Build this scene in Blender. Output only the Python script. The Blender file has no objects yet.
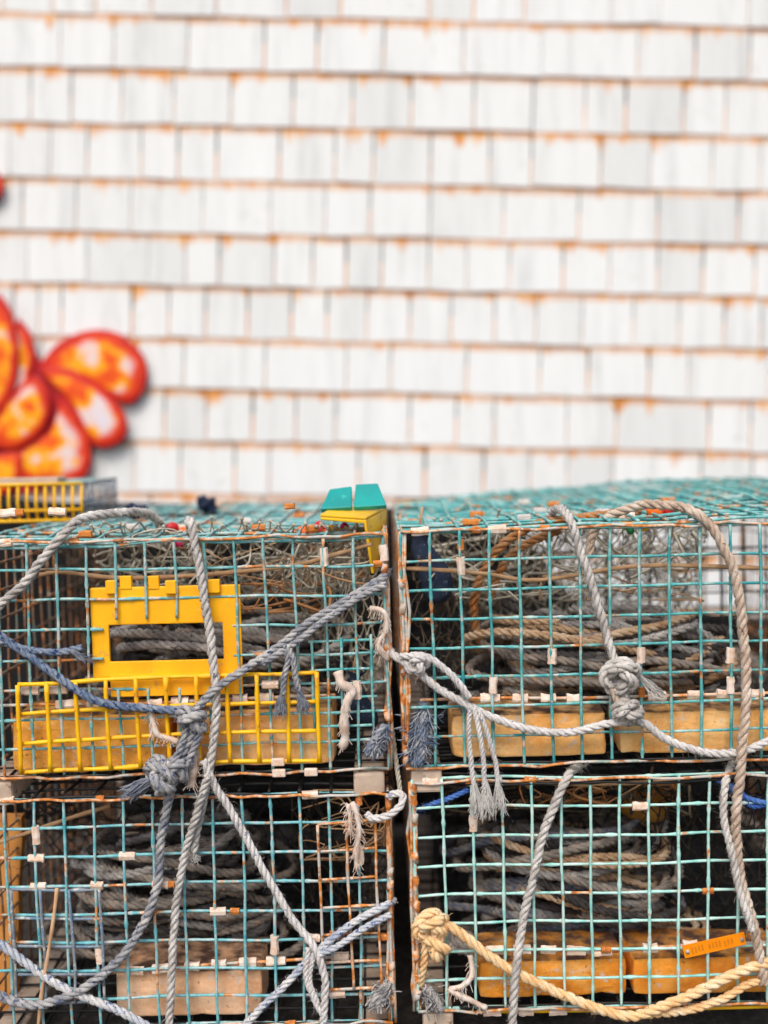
import bpy, math, random
from mathutils import Vector, Matrix, noise

# ------------------------------------------------------------------ camera
R = math.radians
SC = bpy.context.scene
COL = SC.collection
FPX = 1106.0                       # focal length in pixels of a 768 px wide picture
PITCH = math.atan(72.0 / FPX)
CAM = Vector((0.0, -1.40, 0.80))
cam_d = bpy.data.cameras.new('camera')
cam = bpy.data.objects.new('camera', cam_d)
COL.objects.link(cam)
cam.location = CAM
cam.rotation_euler = (R(90) - PITCH, 0, 0)
cam_d.sensor_fit = 'HORIZONTAL'
cam_d.sensor_width = 36.0
cam_d.lens = 36.0 * FPX / 768.0
cam_d.clip_start = 0.02
cam_d.clip_end = 200
cam_d.dof.use_dof = True
cam_d.dof.focus_distance = 1.42
cam_d.dof.aperture_fstop = 1.9
SC.camera = cam

# ------------------------------------------------------------------ light
SUN_EL, SUN_AZ = R(50), R(195)     # azimuth from +Y, clockwise: behind and left of the camera
world = bpy.data.worlds.new('World')
SC.world = world
world.use_nodes = True
wn = world.node_tree
bg = wn.nodes['Background']
sky = wn.nodes.new('ShaderNodeTexSky')
sky.sky_type = 'NISHITA'
sky.sun_disc = False
sky.sun_elevation = SUN_EL
sky.sun_rotation = SUN_AZ
sky.air_density = 1.0
sky.dust_density = 3.0
sky.ozone_density = 0.6
wn.links.new(sky.outputs[0], bg.inputs[0])
bg.inputs[1].default_value = 0.12
sun_d = bpy.data.lights.new('sun', 'SUN')
sun_d.energy = 1.2
sun_d.angle = R(30)
sun_d.color = (1.0, 0.98, 0.95)
sun = bpy.data.objects.new('sun', sun_d)
COL.objects.link(sun)
sd = Vector((math.sin(SUN_AZ) * math.cos(SUN_EL), math.cos(SUN_AZ) * math.cos(SUN_EL), math.sin(SUN_EL)))
sun.rotation_euler = sd.to_track_quat('Z', 'Y').to_euler()
sun.location = (-2, -4, 6)
SC.view_settings.view_transform = 'Standard'
SC.view_settings.look = 'None'
SC.view_settings.gamma = 1.0
SC.view_settings.exposure = 0.62

# ------------------------------------------------------------------ helpers
random.seed(7)
RIGHT = Vector((1, 0, 0))
FWD = Vector((0, math.cos(PITCH), -math.sin(PITCH)))
UP = Vector((0, math.sin(PITCH), math.cos(PITCH)))


def P(x, y, Y=0.0):
    """point on the vertical plane at depth Y seen at pixel (x, y)"""
    d = FWD + RIGHT * ((x - 384.0) / FPX) + UP * ((512.0 - y) / FPX)
    return CAM + d * ((Y - CAM.y) / d.y)


def tag(o, label=None, cat=None, group=None, kind=None):
    for k, v in (('label', label), ('category', cat), ('group', group), ('kind', kind)):
        if v:
            o[k] = v
    return o


class MB:
    def __init__(self):
        self.v, self.f, self.uv = [], [], None

    def box(self, c, s, m=None):
        i = len(self.v)
        for z in (-.5, .5):
            for y in (-.5, .5):
                for x in (-.5, .5):
                    p = Vector((x * s[0], y * s[1], z * s[2]))
                    if m is not None:
                        p = m @ p
                    self.v.append(Vector(c) + p)
        for q in ((0, 2, 3, 1), (4, 5, 7, 6), (0, 1, 5, 4), (2, 6, 7, 3), (0, 4, 6, 2), (1, 3, 7, 5)):
            self.f.append([i + k for k in q])

    def tube(self, pts, r, n=5, radii=None, cap=True):
        if len(pts) < 2:
            return
        fr = frames(pts)
        base = len(self.v)
        for k, (p, (t, a, b)) in enumerate(zip(pts, fr)):
            rr = radii[k] if radii else r
            for j in range(n):
                an = 2 * math.pi * j / n
                self.v.append(p + a * (rr * math.cos(an)) + b * (rr * math.sin(an)))
        for k in range(len(pts) - 1):
            for j in range(n):
                j2 = (j + 1) % n
                self.f.append([base + k * n + j, base + k * n + j2, base + (k + 1) * n + j2, base + (k + 1) * n + j])
        if cap:
            self.f.append([base + j for j in range(n)][::-1])
            e = base + (len(pts) - 1) * n
            self.f.append([e + j for j in range(n)])

    def yarn_tube(self, pts, r, n, lobes, pitch):
        """a strand whose surface shows its twisted yarns"""
        base, s = len(self.v), 0.0
        for k, (p, (t, a, b)) in enumerate(zip(pts, frames(pts))):
            if k:
                s += (p - pts[k - 1]).length
            for j in range(n):
                an = 2 * math.pi * j / n
                rr = r * (1 + .13 * math.sin(lobes * an - 2 * math.pi * s / pitch * 1.0))
                self.v.append(p + a * (rr * math.cos(an)) + b * (rr * math.sin(an)))
        for k in range(len(pts) - 1):
            for j in range(n):
                j2 = (j + 1) % n
                self.f.append([base + k * n + j, base + k * n + j2, base + (k + 1) * n + j2, base + (k + 1) * n + j])
        self.f.append([base + j for j in range(n)][::-1])
        e = base + (len(pts) - 1) * n
        self.f.append([e + j for j in range(n)])

    def build(self, name, mat, parent=None, origin=None, smooth=True, kind=None, offset=None):
        """one mesh object.  parent None: the mesh sits in world space with its origin at its base."""
        me = bpy.data.meshes.new(name)
        if origin is None and parent is None:
            xs = [p.x for p in self.v]; ys = [p.y for p in self.v]; zs = [p.z for p in self.v]
            origin = Vector(((min(xs) + max(xs)) / 2, (min(ys) + max(ys)) / 2, min(zs)))
        if origin is None:
            origin = Vector((0, 0, 0))
        me.from_pydata([tuple(p - origin) for p in self.v], [], self.f)
        if self.uv:
            l = me.uv_layers.new(name='UVMap')
            for lp in me.loops:
                l.data[lp.index].uv = self.uv[lp.vertex_index]
        me.materials.append(mat)
        if smooth:
            me.polygons.foreach_set('use_smooth', [True] * len(me.polygons))
        me.update()
        o = bpy.data.objects.new(name, me)
        COL.objects.link(o)
        if parent is not None:
            o.parent = parent
            o.location = origin if offset is None else offset
        else:
            o.location = origin
        if kind:
            o['kind'] = kind
        return o


def frames(pts):
    n = len(pts)
    tan = []
    for i in range(n):
        t = pts[min(i + 1, n - 1)] - pts[max(i - 1, 0)]
        tan.append(t.normalized() if t.length > 1e-9 else Vector((0, 0, 1)))
    a = tan[0].orthogonal().normalized()
    out = []
    for i in range(n):
        t = tan[i]
        a = a - t * a.dot(t)
        a = a.normalized() if a.length > 1e-6 else t.orthogonal().normalized()
        out.append((t, a, t.cross(a)))
    return out


def spline(pts, step=0.004):
    """Catmull-Rom through pts, resampled at about step"""
    pts = [Vector(p) for p in pts]
    q = [pts[0] * 2 - pts[1]] + pts + [pts[-1] * 2 - pts[-2]]
    out = []
    for i in range(1, len(q) - 2):
        p0, p1, p2, p3 = q[i - 1:i + 3]
        n = max(2, int((p2 - p1).length / step))
        for k in range(n):
            t = k / n
            out.append(0.5 * ((2 * p1) + (p2 - p0) * t + (2 * p0 - 5 * p1 + 4 * p2 - p3) * t * t
                              + (3 * p1 - p0 - 3 * p2 + p3) * t ** 3))
    out.append(pts[-1])
    return out


def lay_rope(mb, path, r, pitch=None, n=6, fuzz=1.0, strands=3, ridge=False):
    """three-strand laid rope along a dense path, with stray fibres"""
    pitch = pitch or r * 6.4
    path = [p + noise.noise_vector(p * 22) * r * .30 + noise.noise_vector(p * 75) * r * .13 for p in path]
    fr = frames(path)
    s = 0.0
    lines = [[] for _ in range(strands)]
    ph0 = random.random() * 6.28
    for i, p in enumerate(path):
        if i:
            s += (p - path[i - 1]).length
        t, a, b = fr[i]
        ph = ph0 + 2 * math.pi * s / pitch
        wob = 1 + .16 * noise.noise(p * 45)
        for k in range(strands):
            an = ph + 2 * math.pi * k / strands
            lines[k].append(p + (a * math.cos(an) + b * math.sin(an)) * (r * .53 * wob))
    for ln in lines:
        if ridge:
            mb.yarn_tube(ln, r * .535, 9, 3, r * 1.9)
        else:
            mb.tube(ln, r * .53, n)
    cnt = int(s / .0014 * fuzz)
    for _ in range(cnt):
        i = random.randrange(len(path))
        t, a, b = fr[i]
        an = random.random() * 6.283
        o = a * math.cos(an) + b * math.sin(an)
        p = path[i] + o * r * .8
        d = (o * random.uniform(.3, 1) + t * random.uniform(-1, 1)).normalized()
        L = random.uniform(.003, .009) * (1.7 if random.random() < .12 else 1)
        w = t.cross(d)
        w = (w.normalized() if w.length > .01 else a) * .00022
        m = p + d * L * .55 + o * .0006
        e = p + d * L + Vector((0, 0, -1)) * L * random.uniform(0, .5)
        k = len(mb.v)
        mb.v += [p - w, p + w, m + w * .8, m - w * .8, e]
        mb.f += [[k, k + 1, k + 2, k + 3], [k + 3, k + 2, k + 4]]


def knot_path(c, axis, Rk, r, p=2, q=5, flat=.75, seed=0, step=.002):
    rd = random.Random(seed)
    axis = Vector(axis).normalized()
    a = axis.orthogonal().normalized()
    b = axis.cross(a)
    out = []
    N = int(max(60, 2 * math.pi * Rk * p / step))
    for i in range(N + 1):
        t = 2 * math.pi * i / N
        rr = Rk * (1 + .42 * math.cos(q * t))
        z = Rk * .62 * math.sin(q * t)
        w = a * (rr * math.cos(p * t)) + b * (rr * math.sin(p * t)) * flat + axis * z
        out.append(Vector(c) + w + noise.noise_vector(w * 40 + Vector((seed, 0, 0))) * .12 * Rk)
    return out


def tassel(mb, start, end, spread=.014, n=46, r=.0007, curl=.004, seed=0, lump=0.0):
    """an unlaid rope end: a brush of yarns"""
    rd = random.Random(seed)
    start, end = Vector(start), Vector(end)
    ax = (end - start)
    for i in range(n):
        an = rd.random() * 6.283
        rad = spread * math.sqrt(rd.random())
        off = Vector((math.cos(an) * rad, math.sin(an) * rad * .6, rd.uniform(-.25, .12) * ax.length))
        pts = []
        for k in range(6):
            t = k / 5
            w = (t ** .8) * (1 + lump * math.sin(math.pi * t))
            pts.append(start + ax * t + off * w + Vector((rd.uniform(-1, 1), rd.uniform(-.6, .6), rd.uniform(-1, 1))) * curl * t)
        mb.tube(pts, r, 3, radii=[r * rd.uniform(.8, 1.5)] * 5 + [r * .5], cap=False)


# ------------------------------------------------------------------ materials
MATS = {}


class NT:
    def __init__(self, name):
        self.m = bpy.data.materials.new(name)
        self.m.use_nodes = True
        self.t = self.m.node_tree
        self.b = self.t.nodes['Principled BSDF']
        self.co = self.t.nodes.new('ShaderNodeTexCoord')
        self.oi = self.t.nodes.new('ShaderNodeObjectInfo')
        MATS[name] = self.m

    def link(self, a, b):
        self.t.links.new(a, b)

    def mapping(self, scale=(1, 1, 1), src='Object'):
        mp = self.t.nodes.new('ShaderNodeMapping')
        mp.inputs['Scale'].default_value = scale
        self.link(self.co.outputs[src], mp.inputs['Vector'])
        ad = self.t.nodes.new('ShaderNodeVectorMath')
        ad.operation = 'MULTIPLY_ADD'
        ad.inputs[1].default_value = (1, 1, 1)
        cmb = self.t.nodes.new('ShaderNodeMath'); cmb.operation = 'MULTIPLY'; cmb.inputs[1].default_value = 37.0
        self.link(self.oi.outputs['Random'], cmb.inputs[0])
        self.link(mp.outputs[0], ad.inputs[0])
        self.link(cmb.outputs[0], ad.inputs[2])
        return ad.outputs[0]

    def noise(self, vec, scale, detail=3, rough=.55):
        n = self.t.nodes.new('ShaderNodeTexNoise')
        n.inputs['Scale'].default_value = scale
        n.inputs['Detail'].default_value = detail
        n.inputs['Roughness'].default_value = rough
        self.link(vec, n.inputs['Vector'])
        return n.outputs['Fac']

    def ramp(self, fac, stops, interp='LINEAR'):
        r = self.t.nodes.new('ShaderNodeValToRGB')
        r.color_ramp.interpolation = interp
        e = r.color_ramp.elements
        while len(e) < len(stops):
            e.new(.5)
        for el, (p, c) in zip(e, stops):
            el.position = p
            el.color = (c, c, c, 1) if isinstance(c, (int, float)) else (*c, 1)
        self.link(fac, r.inputs[0])
        return r.outputs[0]

    def mix(self, fac, a, b, mode='MIX'):
        m = self.t.nodes.new('ShaderNodeMix')
        m.data_type = 'RGBA'
        m.blend_type = mode
        for sock, v in ((m.inputs[0], fac), (m.inputs[6], a), (m.inputs[7], b)):
            if hasattr(v, 'is_output'):
                self.link(v, sock)
            elif isinstance(v, (int, float)):
                sock.default_value = v
            else:
                sock.default_value = (*v, 1)
        return m.outputs[2]

    def math(self, op, a, b=None):
        m = self.t.nodes.new('ShaderNodeMath')
        m.operation = op
        for k, v in enumerate((a, b)):
            if v is None:
                continue
            if hasattr(v, 'is_output'):
                self.link(v, m.inputs[k])
            else:
                m.inputs[k].default_value = v
        return m.outputs[0]

    def bump(self, h, strength=.3, dist=.002):
        b = self.t.nodes.new('ShaderNodeBump')
        b.inputs['Strength'].default_value = strength
        b.inputs['Distance'].default_value = dist
        self.link(h, b.inputs['Height'])
        self.link(b.outputs[0], self.b.inputs['Normal'])

    def out(self, col, rough=.6, spec=.4):
        if hasattr(col, 'is_output'):
            self.link(col, self.b.inputs['Base Color'])
        else:
            self.b.inputs['Base Color'].default_value = (*col, 1)
        if hasattr(rough, 'is_output'):
            self.link(rough, self.b.inputs['Roughness'])
        else:
            self.b.inputs['Roughness'].default_value = rough
        self.b.inputs['Specular IOR Level'].default_value = spec
        return self.m


def S(r, g, b):
    f = lambda c: ((c / 255 + .055) / 1.055) ** 2.4 if c > 10 else c / 255 / 12.92
    return (f(r), f(g), f(b))


RUST = S(214, 134, 58)
RUST2 = S(158, 92, 48)
CREAM = S(226, 198, 172)


def wire_mat(name, c1, c2, c3, rust=.60, chalk=.60):
    n = NT(name)
    v = n.mapping()
    base = n.ramp(n.noise(v, 46, 6, .65), [(.33, c1), (.5, c2), (.66, c3)])
    ch = n.ramp(n.noise(v, 58, 6, .7), [(chalk, 0), (chalk + .05, 1)])
    base = n.mix(ch, base, S(196, 192, 184))
    rs = n.ramp(n.noise(v, 21, 8, .72), [(rust - .012, 0), (rust + .03, 1)])
    rc = n.ramp(n.noise(v, 90, 3), [(.35, RUST2), (.5, RUST), (.65, CREAM)])
    col = n.mix(rs, base, rc)
    n.bump(n.noise(v, 420, 4), .5, .0012)
    return n.out(col, .55, .35)


wire_mat('wire_teal_a', S(64, 142, 146), S(116, 178, 176), S(192, 204, 196), .57, .56)
wire_mat('wire_teal_b', S(46, 142, 146), S(92, 172, 168), S(176, 204, 196), .58, .58)
wire_mat('wire_teal_c', S(72, 154, 164), S(118, 186, 190), S(192, 206, 202), .575, .55)
wire_mat('wire_mint', S(122, 196, 186), S(176, 222, 210), S(212, 230, 220), .62, .60)
wire_mat('wire_grey', S(92, 98, 108), S(134, 140, 146), S(88, 124, 150), .62, .55)
wire_mat('wire_rusty', S(120, 160, 152), S(190, 178, 160), CREAM, .47, .46)
wire_mat('wire_shade', S(24, 21, 20), S(36, 32, 30), S(32, 42, 42), .70, .75)  # trap wire coloured dark to stand in for shade on inner and rear panels
wire_mat('wire_brown', S(96, 62, 40), S(140, 100, 72), S(96, 128, 124), .55, .62)


def plain_mat(name, c, c2, scale=30, rough=.5, bump=.2, spots=None, spec=.4, fine=300):
    n = NT(name)
    v = n.mapping()
    col = n.ramp(n.noise(v, scale, 5), [(.35, c), (.65, c2)])
    if spots:
        col = n.mix(n.ramp(n.noise(v, scale * 3, 4), [(.62, 0), (.70, 1)]), col, spots)
    n.bump(n.noise(v, fine, 4), bump, .001)
    return n.out(col, rough, spec)


plain_mat('yellow_plastic', S(255, 188, 10), S(250, 172, 8), 22, .55, .3, S(226, 162, 56))
plain_mat('yellow_wire', S(250, 196, 20), S(242, 176, 14), 24, .45, .3, S(206, 136, 40))
plain_mat('yellow_panel', S(246, 196, 20), S(226, 170, 16), 24, .5, .3, S(180, 120, 40))
plain_mat('teal_plastic', S(10, 158, 150), S(18, 138, 134), 20, .5, .2, S(60, 176, 166))
plain_mat('clip_cream', S(238, 222, 208), S(222, 186, 156), 90, .65, .4, S(206, 132, 70))
plain_mat('clip_orange', RUST, S(186, 104, 44), 120, .9, .6, CREAM)
plain_mat('clip_grey', S(178, 172, 166), S(214, 206, 196), 60, .6, .3)
plain_mat('runner_wood', S(176, 154, 134), S(214, 190, 166), 26, .85, .6, S(120, 92, 70))
plain_mat('runner_dark', S(60, 52, 46), S(100, 86, 74), 26, .9, .6)
plain_mat('tag_orange', S(250, 150, 6), S(244, 136, 4), 30, .45, .2)
plain_mat('tag_ink', S(206, 128, 20), S(190, 116, 20), 30, .6, .1)
plain_mat('steel_rivet', S(190, 186, 178), S(140, 130, 120), 60, .4, .2)
plain_mat('twine_tan', S(196, 158, 118), S(170, 128, 90), 60, .9, .4)
plain_mat('twine_grey', S(206, 198, 180), S(164, 154, 134), 40, .9, .4, S(206, 176, 134))
plain_mat('net_brown', S(112, 98, 80), S(70, 60, 48), 30, .9, .4, S(160, 138, 108))
plain_mat('net_shade', S(58, 50, 42), S(34, 30, 26), 30, .9, .4, S(88, 74, 58))  # shade of the lower traps put into the net colour
plain_mat('rag_white', S(226, 214, 202), S(206, 178, 156), 60, .9, .5, S(224, 160, 110))
plain_mat('stick_wood', S(216, 178, 140), S(192, 146, 104), 50, .8, .4)
plain_mat('shade_black', S(14, 13, 13), S(20, 18, 18), 12, .7, .3, None, .25)  # near-black of the added sheet, stands in for shade behind the traps
plain_mat('float_red', S(206, 40, 36), S(190, 30, 40), 40, .4, .1)
plain_mat('float_orange', S(246, 120, 24), S(236, 96, 20), 40, .4, .1)
plain_mat('float_yellow', S(250, 186, 20), S(240, 168, 20), 40, .4, .1)
plain_mat('float_green', S(30, 120, 60), S(30, 100, 60), 40, .4, .1)
plain_mat('float_blue', S(30, 96, 170), S(30, 86, 150), 40, .4, .1)
plain_mat('float_pink', S(206, 36, 96), S(190, 30, 90), 40, .4, .1)
plain_mat('navy_plastic', S(20, 32, 56), S(34, 50, 84), 40, .6, .3)
plain_mat('fray_blue', S(118, 134, 156), S(196, 192, 186), 90, .95, .5, S(72, 92, 130))
plain_mat('fray_grey', S(186, 182, 176), S(216, 210, 202), 90, .95, .5, S(140, 136, 134))
plain_mat('fray_tuft', S(82, 98, 124), S(168, 168, 168), 60, .95, .5, S(52, 70, 108))
plain_mat('fray_tuft2', S(128, 126, 126), S(186, 180, 174), 60, .95, .5, S(86, 84, 88))
plain_mat('fray_dark', S(96, 102, 116), S(140, 142, 148), 90, .95, .5, S(70, 80, 104))


def rope_mat(name, c1, c2, c3, fleck=None, fl=.64):
    n = NT(name)
    v = n.mapping()
    col = n.ramp(n.noise(v, 38, 5, .6), [(.34, c1), (.5, c2), (.66, c3)])
    fine = n.noise(v, 700, 3)
    col = n.mix(n.ramp(fine, [(.3, .65), (.60, 0)]), col, n.mix(.55, col, S(60, 52, 46), 'MIX'))
    if fleck:
        col = n.mix(n.ramp(n.noise(v, 150, 2), [(fl, 0), (fl + .02, 1)]), col, fleck)
    n.bump(fine, .7, .0012)
    return n.out(col, .95, .15)


rope_mat('rope_grey', S(170, 162, 154), S(206, 199, 190), S(228, 222, 213), S(112, 112, 120), .66)
rope_mat('rope_tan', S(180, 156, 136), S(210, 186, 164), S(228, 210, 192), S(140, 112, 92), .66)
rope_mat('rope_blue', S(84, 104, 136), S(124, 138, 158), S(170, 174, 178), S(54, 70, 104), .60)
rope_mat('rope_bluegrey', S(126, 128, 136), S(164, 163, 164), S(204, 199, 192), S(88, 96, 120), .61)
rope_mat('rope_white', S(204, 196, 190), S(222, 216, 210), S(236, 230, 224), S(150, 154, 172), .65)
rope_mat('rope_bluewhite', S(168, 176, 192), S(206, 207, 210), S(228, 223, 216), S(92, 110, 150), .62)
rope_mat('rope_yellow', S(242, 188, 126), S(252, 212, 158), S(254, 228, 188), S(70, 92, 92), .70)
rope_mat('rope_coil', S(96, 90, 86), S(142, 132, 122), S(178, 162, 146), S(180, 132, 90), .66)
rope_mat('rope_coil_shade', S(44, 42, 42), S(68, 65, 63), S(98, 92, 86), S(104, 78, 56), .67)  # rope darkened in colour to imitate shade inside the coils
rope_mat('rope_coil_mixed', S(92, 96, 110), S(132, 130, 132), S(176, 164, 146), S(80, 92, 124), .62)
rope_mat('rope_coil_light', S(124, 118, 114), S(164, 157, 150), S(198, 190, 180), S(92, 90, 94), .64)
rope_mat('rope_coil_tan', S(160, 124, 92), S(200, 166, 130), S(216, 190, 160), S(120, 100, 86), .66)
rope_mat('rope_brightblue', S(44, 86, 170), S(70, 112, 186), S(110, 146, 206))
rope_mat('rope_rusty', S(156, 104, 62), S(180, 128, 84), S(196, 158, 120), S(206, 124, 50), .6)


def brick_mat(name, c1, c2, c3):
    n = NT(name)
    v = n.mapping()
    col = n.ramp(n.noise(v, 16, 6, .65), [(.32, c1), (.5, c2), (.68, c3)])
    col = n.mix(n.ramp(n.noise(v, 28, 6, .7), [(.52, 0), (.66, .38)]), col, S(190, 118, 60))
    col = n.mix(n.ramp(n.noise(v, 70, 4, .6), [(.60, 0), (.68, .85)]), col, S(220, 196, 176))
    col = n.mix(n.ramp(n.noise(v, 130, 3), [(.66, 0), (.74, .6)]), col, S(120, 76, 48))
    # silt settled on the upward faces
    geo = n.t.nodes.new('ShaderNodeNewGeometry')
    sx = n.t.nodes.new('ShaderNodeSeparateXYZ')
    n.link(geo.outputs['Normal'], sx.inputs[0])
    top = n.math('MULTIPLY', n.ramp(sx.outputs[2], [(.35, 0), (.8, 1)]), n.ramp(n.noise(v, 40, 4), [(.35, .2), (.6, 1)]))
    col = n.mix(top, col, S(92, 68, 56))
    n.bump(n.noise(v, 90, 8, .75), .8, .004)
    return n.out(col, .88, .2)


brick_mat('brick_ochre', S(246, 158, 52), S(254, 180, 78), S(252, 198, 118))
brick_mat('brick_peach', S(250, 174, 92), S(254, 194, 120), S(252, 210, 152))
brick_mat('brick_orange', S(226, 124, 34), S(250, 164, 60), S(250, 188, 108))
brick_mat('brick_pale', S(230, 168, 120), S(242, 192, 150), S(244, 206, 172))

# shingles: local z runs from the butt (0) to the top of the shingle, in metres
n = NT('shingle_paint')
v = n.mapping((1, 1, 1))
geo = n.t.nodes.new('ShaderNodeNewGeometry')
mpw = n.t.nodes.new('ShaderNodeMapping'); mpw.inputs['Scale'].default_value = (34, 34, 3.2)
n.link(geo.outputs['Position'], mpw.inputs[0])
ad = n.t.nodes.new('ShaderNodeVectorMath'); ad.operation = 'ADD'
n.link(mpw.outputs[0], ad.inputs[0])
rsc = n.math('MULTIPLY', n.oi.outputs['Random'], 91.0)
n.link(rsc, ad.inputs[1])
grain = n.noise(ad.outputs[0], 1.0, 5, .6)
col = n.ramp(grain, [(.28, S(214, 214, 211)), (.46, S(231, 231, 228)), (.7, S(237, 237, 234))])
tone = n.ramp(n.oi.outputs['Random'], [(0, (.88, .88, .875)), (.18, (.95, .95, .945)), (.5, (.985, .985, .98)), (1, (1, 1, 1))])
col = n.mix(1.0, col, tone, 'MULTIPLY')
mp2 = n.t.nodes.new('ShaderNodeMapping'); mp2.inputs['Scale'].default_value = (1, 1, 1)
n.link(geo.outputs['Position'], mp2.inputs[0])
lich = n.ramp(n.noise(mp2.outputs[0], 38, 5, .65), [(.61, 0), (.68, .45)])
lich = n.math('MULTIPLY', lich, n.ramp(n.noise(mp2.outputs[0], 4, 2), [(.5, 0), (.62, 1)]))
col = n.mix(lich, col, S(168, 172, 146))
sep_uv = n.t.nodes.new('ShaderNodeSeparateXYZ')            # uv.y = height above the butt / .25 m
n.link(n.co.outputs['UV'], sep_uv.inputs[0])
shingle_h = n.math('MULTIPLY', sep_uv.outputs[1], .25)
drip = n.t.nodes.new('ShaderNodeMapping'); drip.inputs['Scale'].default_value = (26, 26, 5)
n.link(geo.outputs['Position'], drip.inputs[0])
dn = n.noise(drip.outputs[0], 1.0, 4, .6)
zz = n.math('ADD', shingle_h, n.math('MULTIPLY', n.math('SUBTRACT', dn, .615), .26))
st = n.ramp(zz, [(.095, 0), (.112, .6), (.128, 1)])
stain = n.ramp(n.noise(mp2.outputs[0], 30, 4), [(.3, S(206, 128, 54)), (.5, S(230, 158, 84)), (.7, S(236, 190, 136))])
col = n.mix(st, col, stain)
ln = n.ramp(n.math('ADD', shingle_h, n.math('MULTIPLY', n.math('SUBTRACT', grain, .5), .012)), [(.112, 0), (.120, 1)])
col = n.mix(n.math('MULTIPLY', ln, .56), col, stain)
n.bump(grain, .25, .003)
n.out(col, .8, .2)
plain_mat('shingle_butt', S(222, 142, 60), S(196, 112, 40), 40, .9, .5, S(232, 176, 110))
plain_mat('backing_board', S(120, 108, 96), S(150, 138, 126), 12, .9, .4)

# ground
n = NT('gravel')
v = n.mapping()
gcol = n.ramp(n.noise(v, 60, 6, .7), [(.3, S(40, 38, 36)), (.5, S(62, 58, 55)), (.7, S(86, 82, 78))])
n.bump(n.noise(v, 90, 6, .7), .8, .02)
n.out(gcol, .95, .2)

# painted petals: uv.x = angle, uv.y = distance from the middle (0) to the rim (1)
n = NT('petal_paint')
uvs = n.t.nodes.new('ShaderNodeSeparateXYZ')
n.link(n.co.outputs['UV'], uvs.inputs[0])
v = n.mapping((1, 1, 1))
nz = n.noise(v, 13, 3, .55)
nz2 = n.noise(v, 30, 4, .6)
inner = n.ramp(n.math('ADD', nz, n.math('MULTIPLY', n.math('SUBTRACT', nz2, .5), .22)),
               [(.34, S(232, 74, 14)), (.42, S(244, 106, 10)), (.46, S(253, 170, 10)), (.525, S(252, 170, 20)), (.55, S(238, 200, 184)), (.7, S(228, 216, 220))])
rr = n.math('ADD', uvs.outputs[1], n.math('MULTIPLY', n.math('SUBTRACT', nz2, .5), .45))
col = n.mix(n.ramp(rr, [(.62, 0), (.76, 1)]), inner, S(226, 62, 16))
col = n.mix(n.ramp(rr, [(.80, 0), (.95, 1)]), col, S(188, 24, 20))
n.bump(nz2, .2, .002)
n.out(col, .5, .3)
plain_mat('petal_rim', S(190, 24, 28), S(160, 20, 40), 20, .5, .2)


# ------------------------------------------------------------------ ground
TILT = R(-1.3)
mb = MB()
N = 24
for j in range(N + 1):
    for i in range(N + 1):
        mb.v.append(Vector(((i / N - .5) * 60, (j / N - .5) * 60, 0)))
for j in range(N):
    for i in range(N):
        k = j * (N + 1) + i
        mb.f.append([k, k + 1, k + N + 2, k + N + 1])
ground = mb.build('ground', MATS['gravel'], origin=Vector((0, 0, 0)))
tag(ground, 'grey gravel ground under the traps', kind='structure')

# ------------------------------------------------------------------ shingle wall
YW = 1.26
EXP = .1335
wall = bpy.data.objects.new('shingle_wall', None)
COL.objects.link(wall)
wall_base = P(384, 128, YW)
wall.location = (wall_base.x, YW, wall_base.z)
wall.rotation_euler = (0, R(1.1), 0)
tag(wall, 'white weathered cedar shingle wall with rust coloured stains behind the traps', 'wall')
Wm = Matrix.Translation(wall.location) @ Matrix.Rotation(R(1.1), 4, 'Y')
Wi = Wm.inverted()

mb = MB()
mb.box((0, .06, -.1 + .25), (7.0, .06, 3.4))
mb.build('backing_board', MATS['backing_board'], wall, smooth=False)

rows = {  # joints read from the photograph, per course; course 0 has its butt on the line at y = 18
    0: [52, 94, 151, 216, 286, 341, 430, 474, 526, 612, 662, 750],
    1: [59, 113, 187, 264, 317, 384, 464, 543, 639, 697, 752],
    2: [30, 70, 121, 173, 230, 293, 352, 412, 474, 534, 586, 627, 685],
    3: [8, 49, 86, 140, 177, 216, 279, 335, 373, 431, 490, 532, 602, 652, 714, 762],
    4: [21, 75, 130, 202, 270, 325, 370, 431, 504, 580, 659, 740],
    5: [26, 86, 147, 185, 218, 274, 312, 346, 382, 429, 467, 510, 564, 611, 659, 705, 757],
    6: [12, 37, 60, 131, 168, 205, 247, 291, 327, 367, 410, 452, 495, 537, 583, 635, 681, 726, 763],
    7: [40, 95, 183, 265, 346, 391, 467, 541, 589, 650, 690],
    8: [60, 115, 164, 205, 252, 296, 335, 410, 457, 495, 568, 617, 711],
    9: [40, 90, 133, 179, 234, 269, 358, 425, 484, 531, 568, 614, 653, 702, 754]}
LINES = [18, 72.5, 128, 183, 236.5, 289, 341.5, 392.5, 445, 497]          # butt lines read at x = 384


def line_y(r):
    return 18 + 54.5 * r if r < 0 else LINES[r] if r < 10 else 497 + 52.5 * (r - 9)




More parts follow.
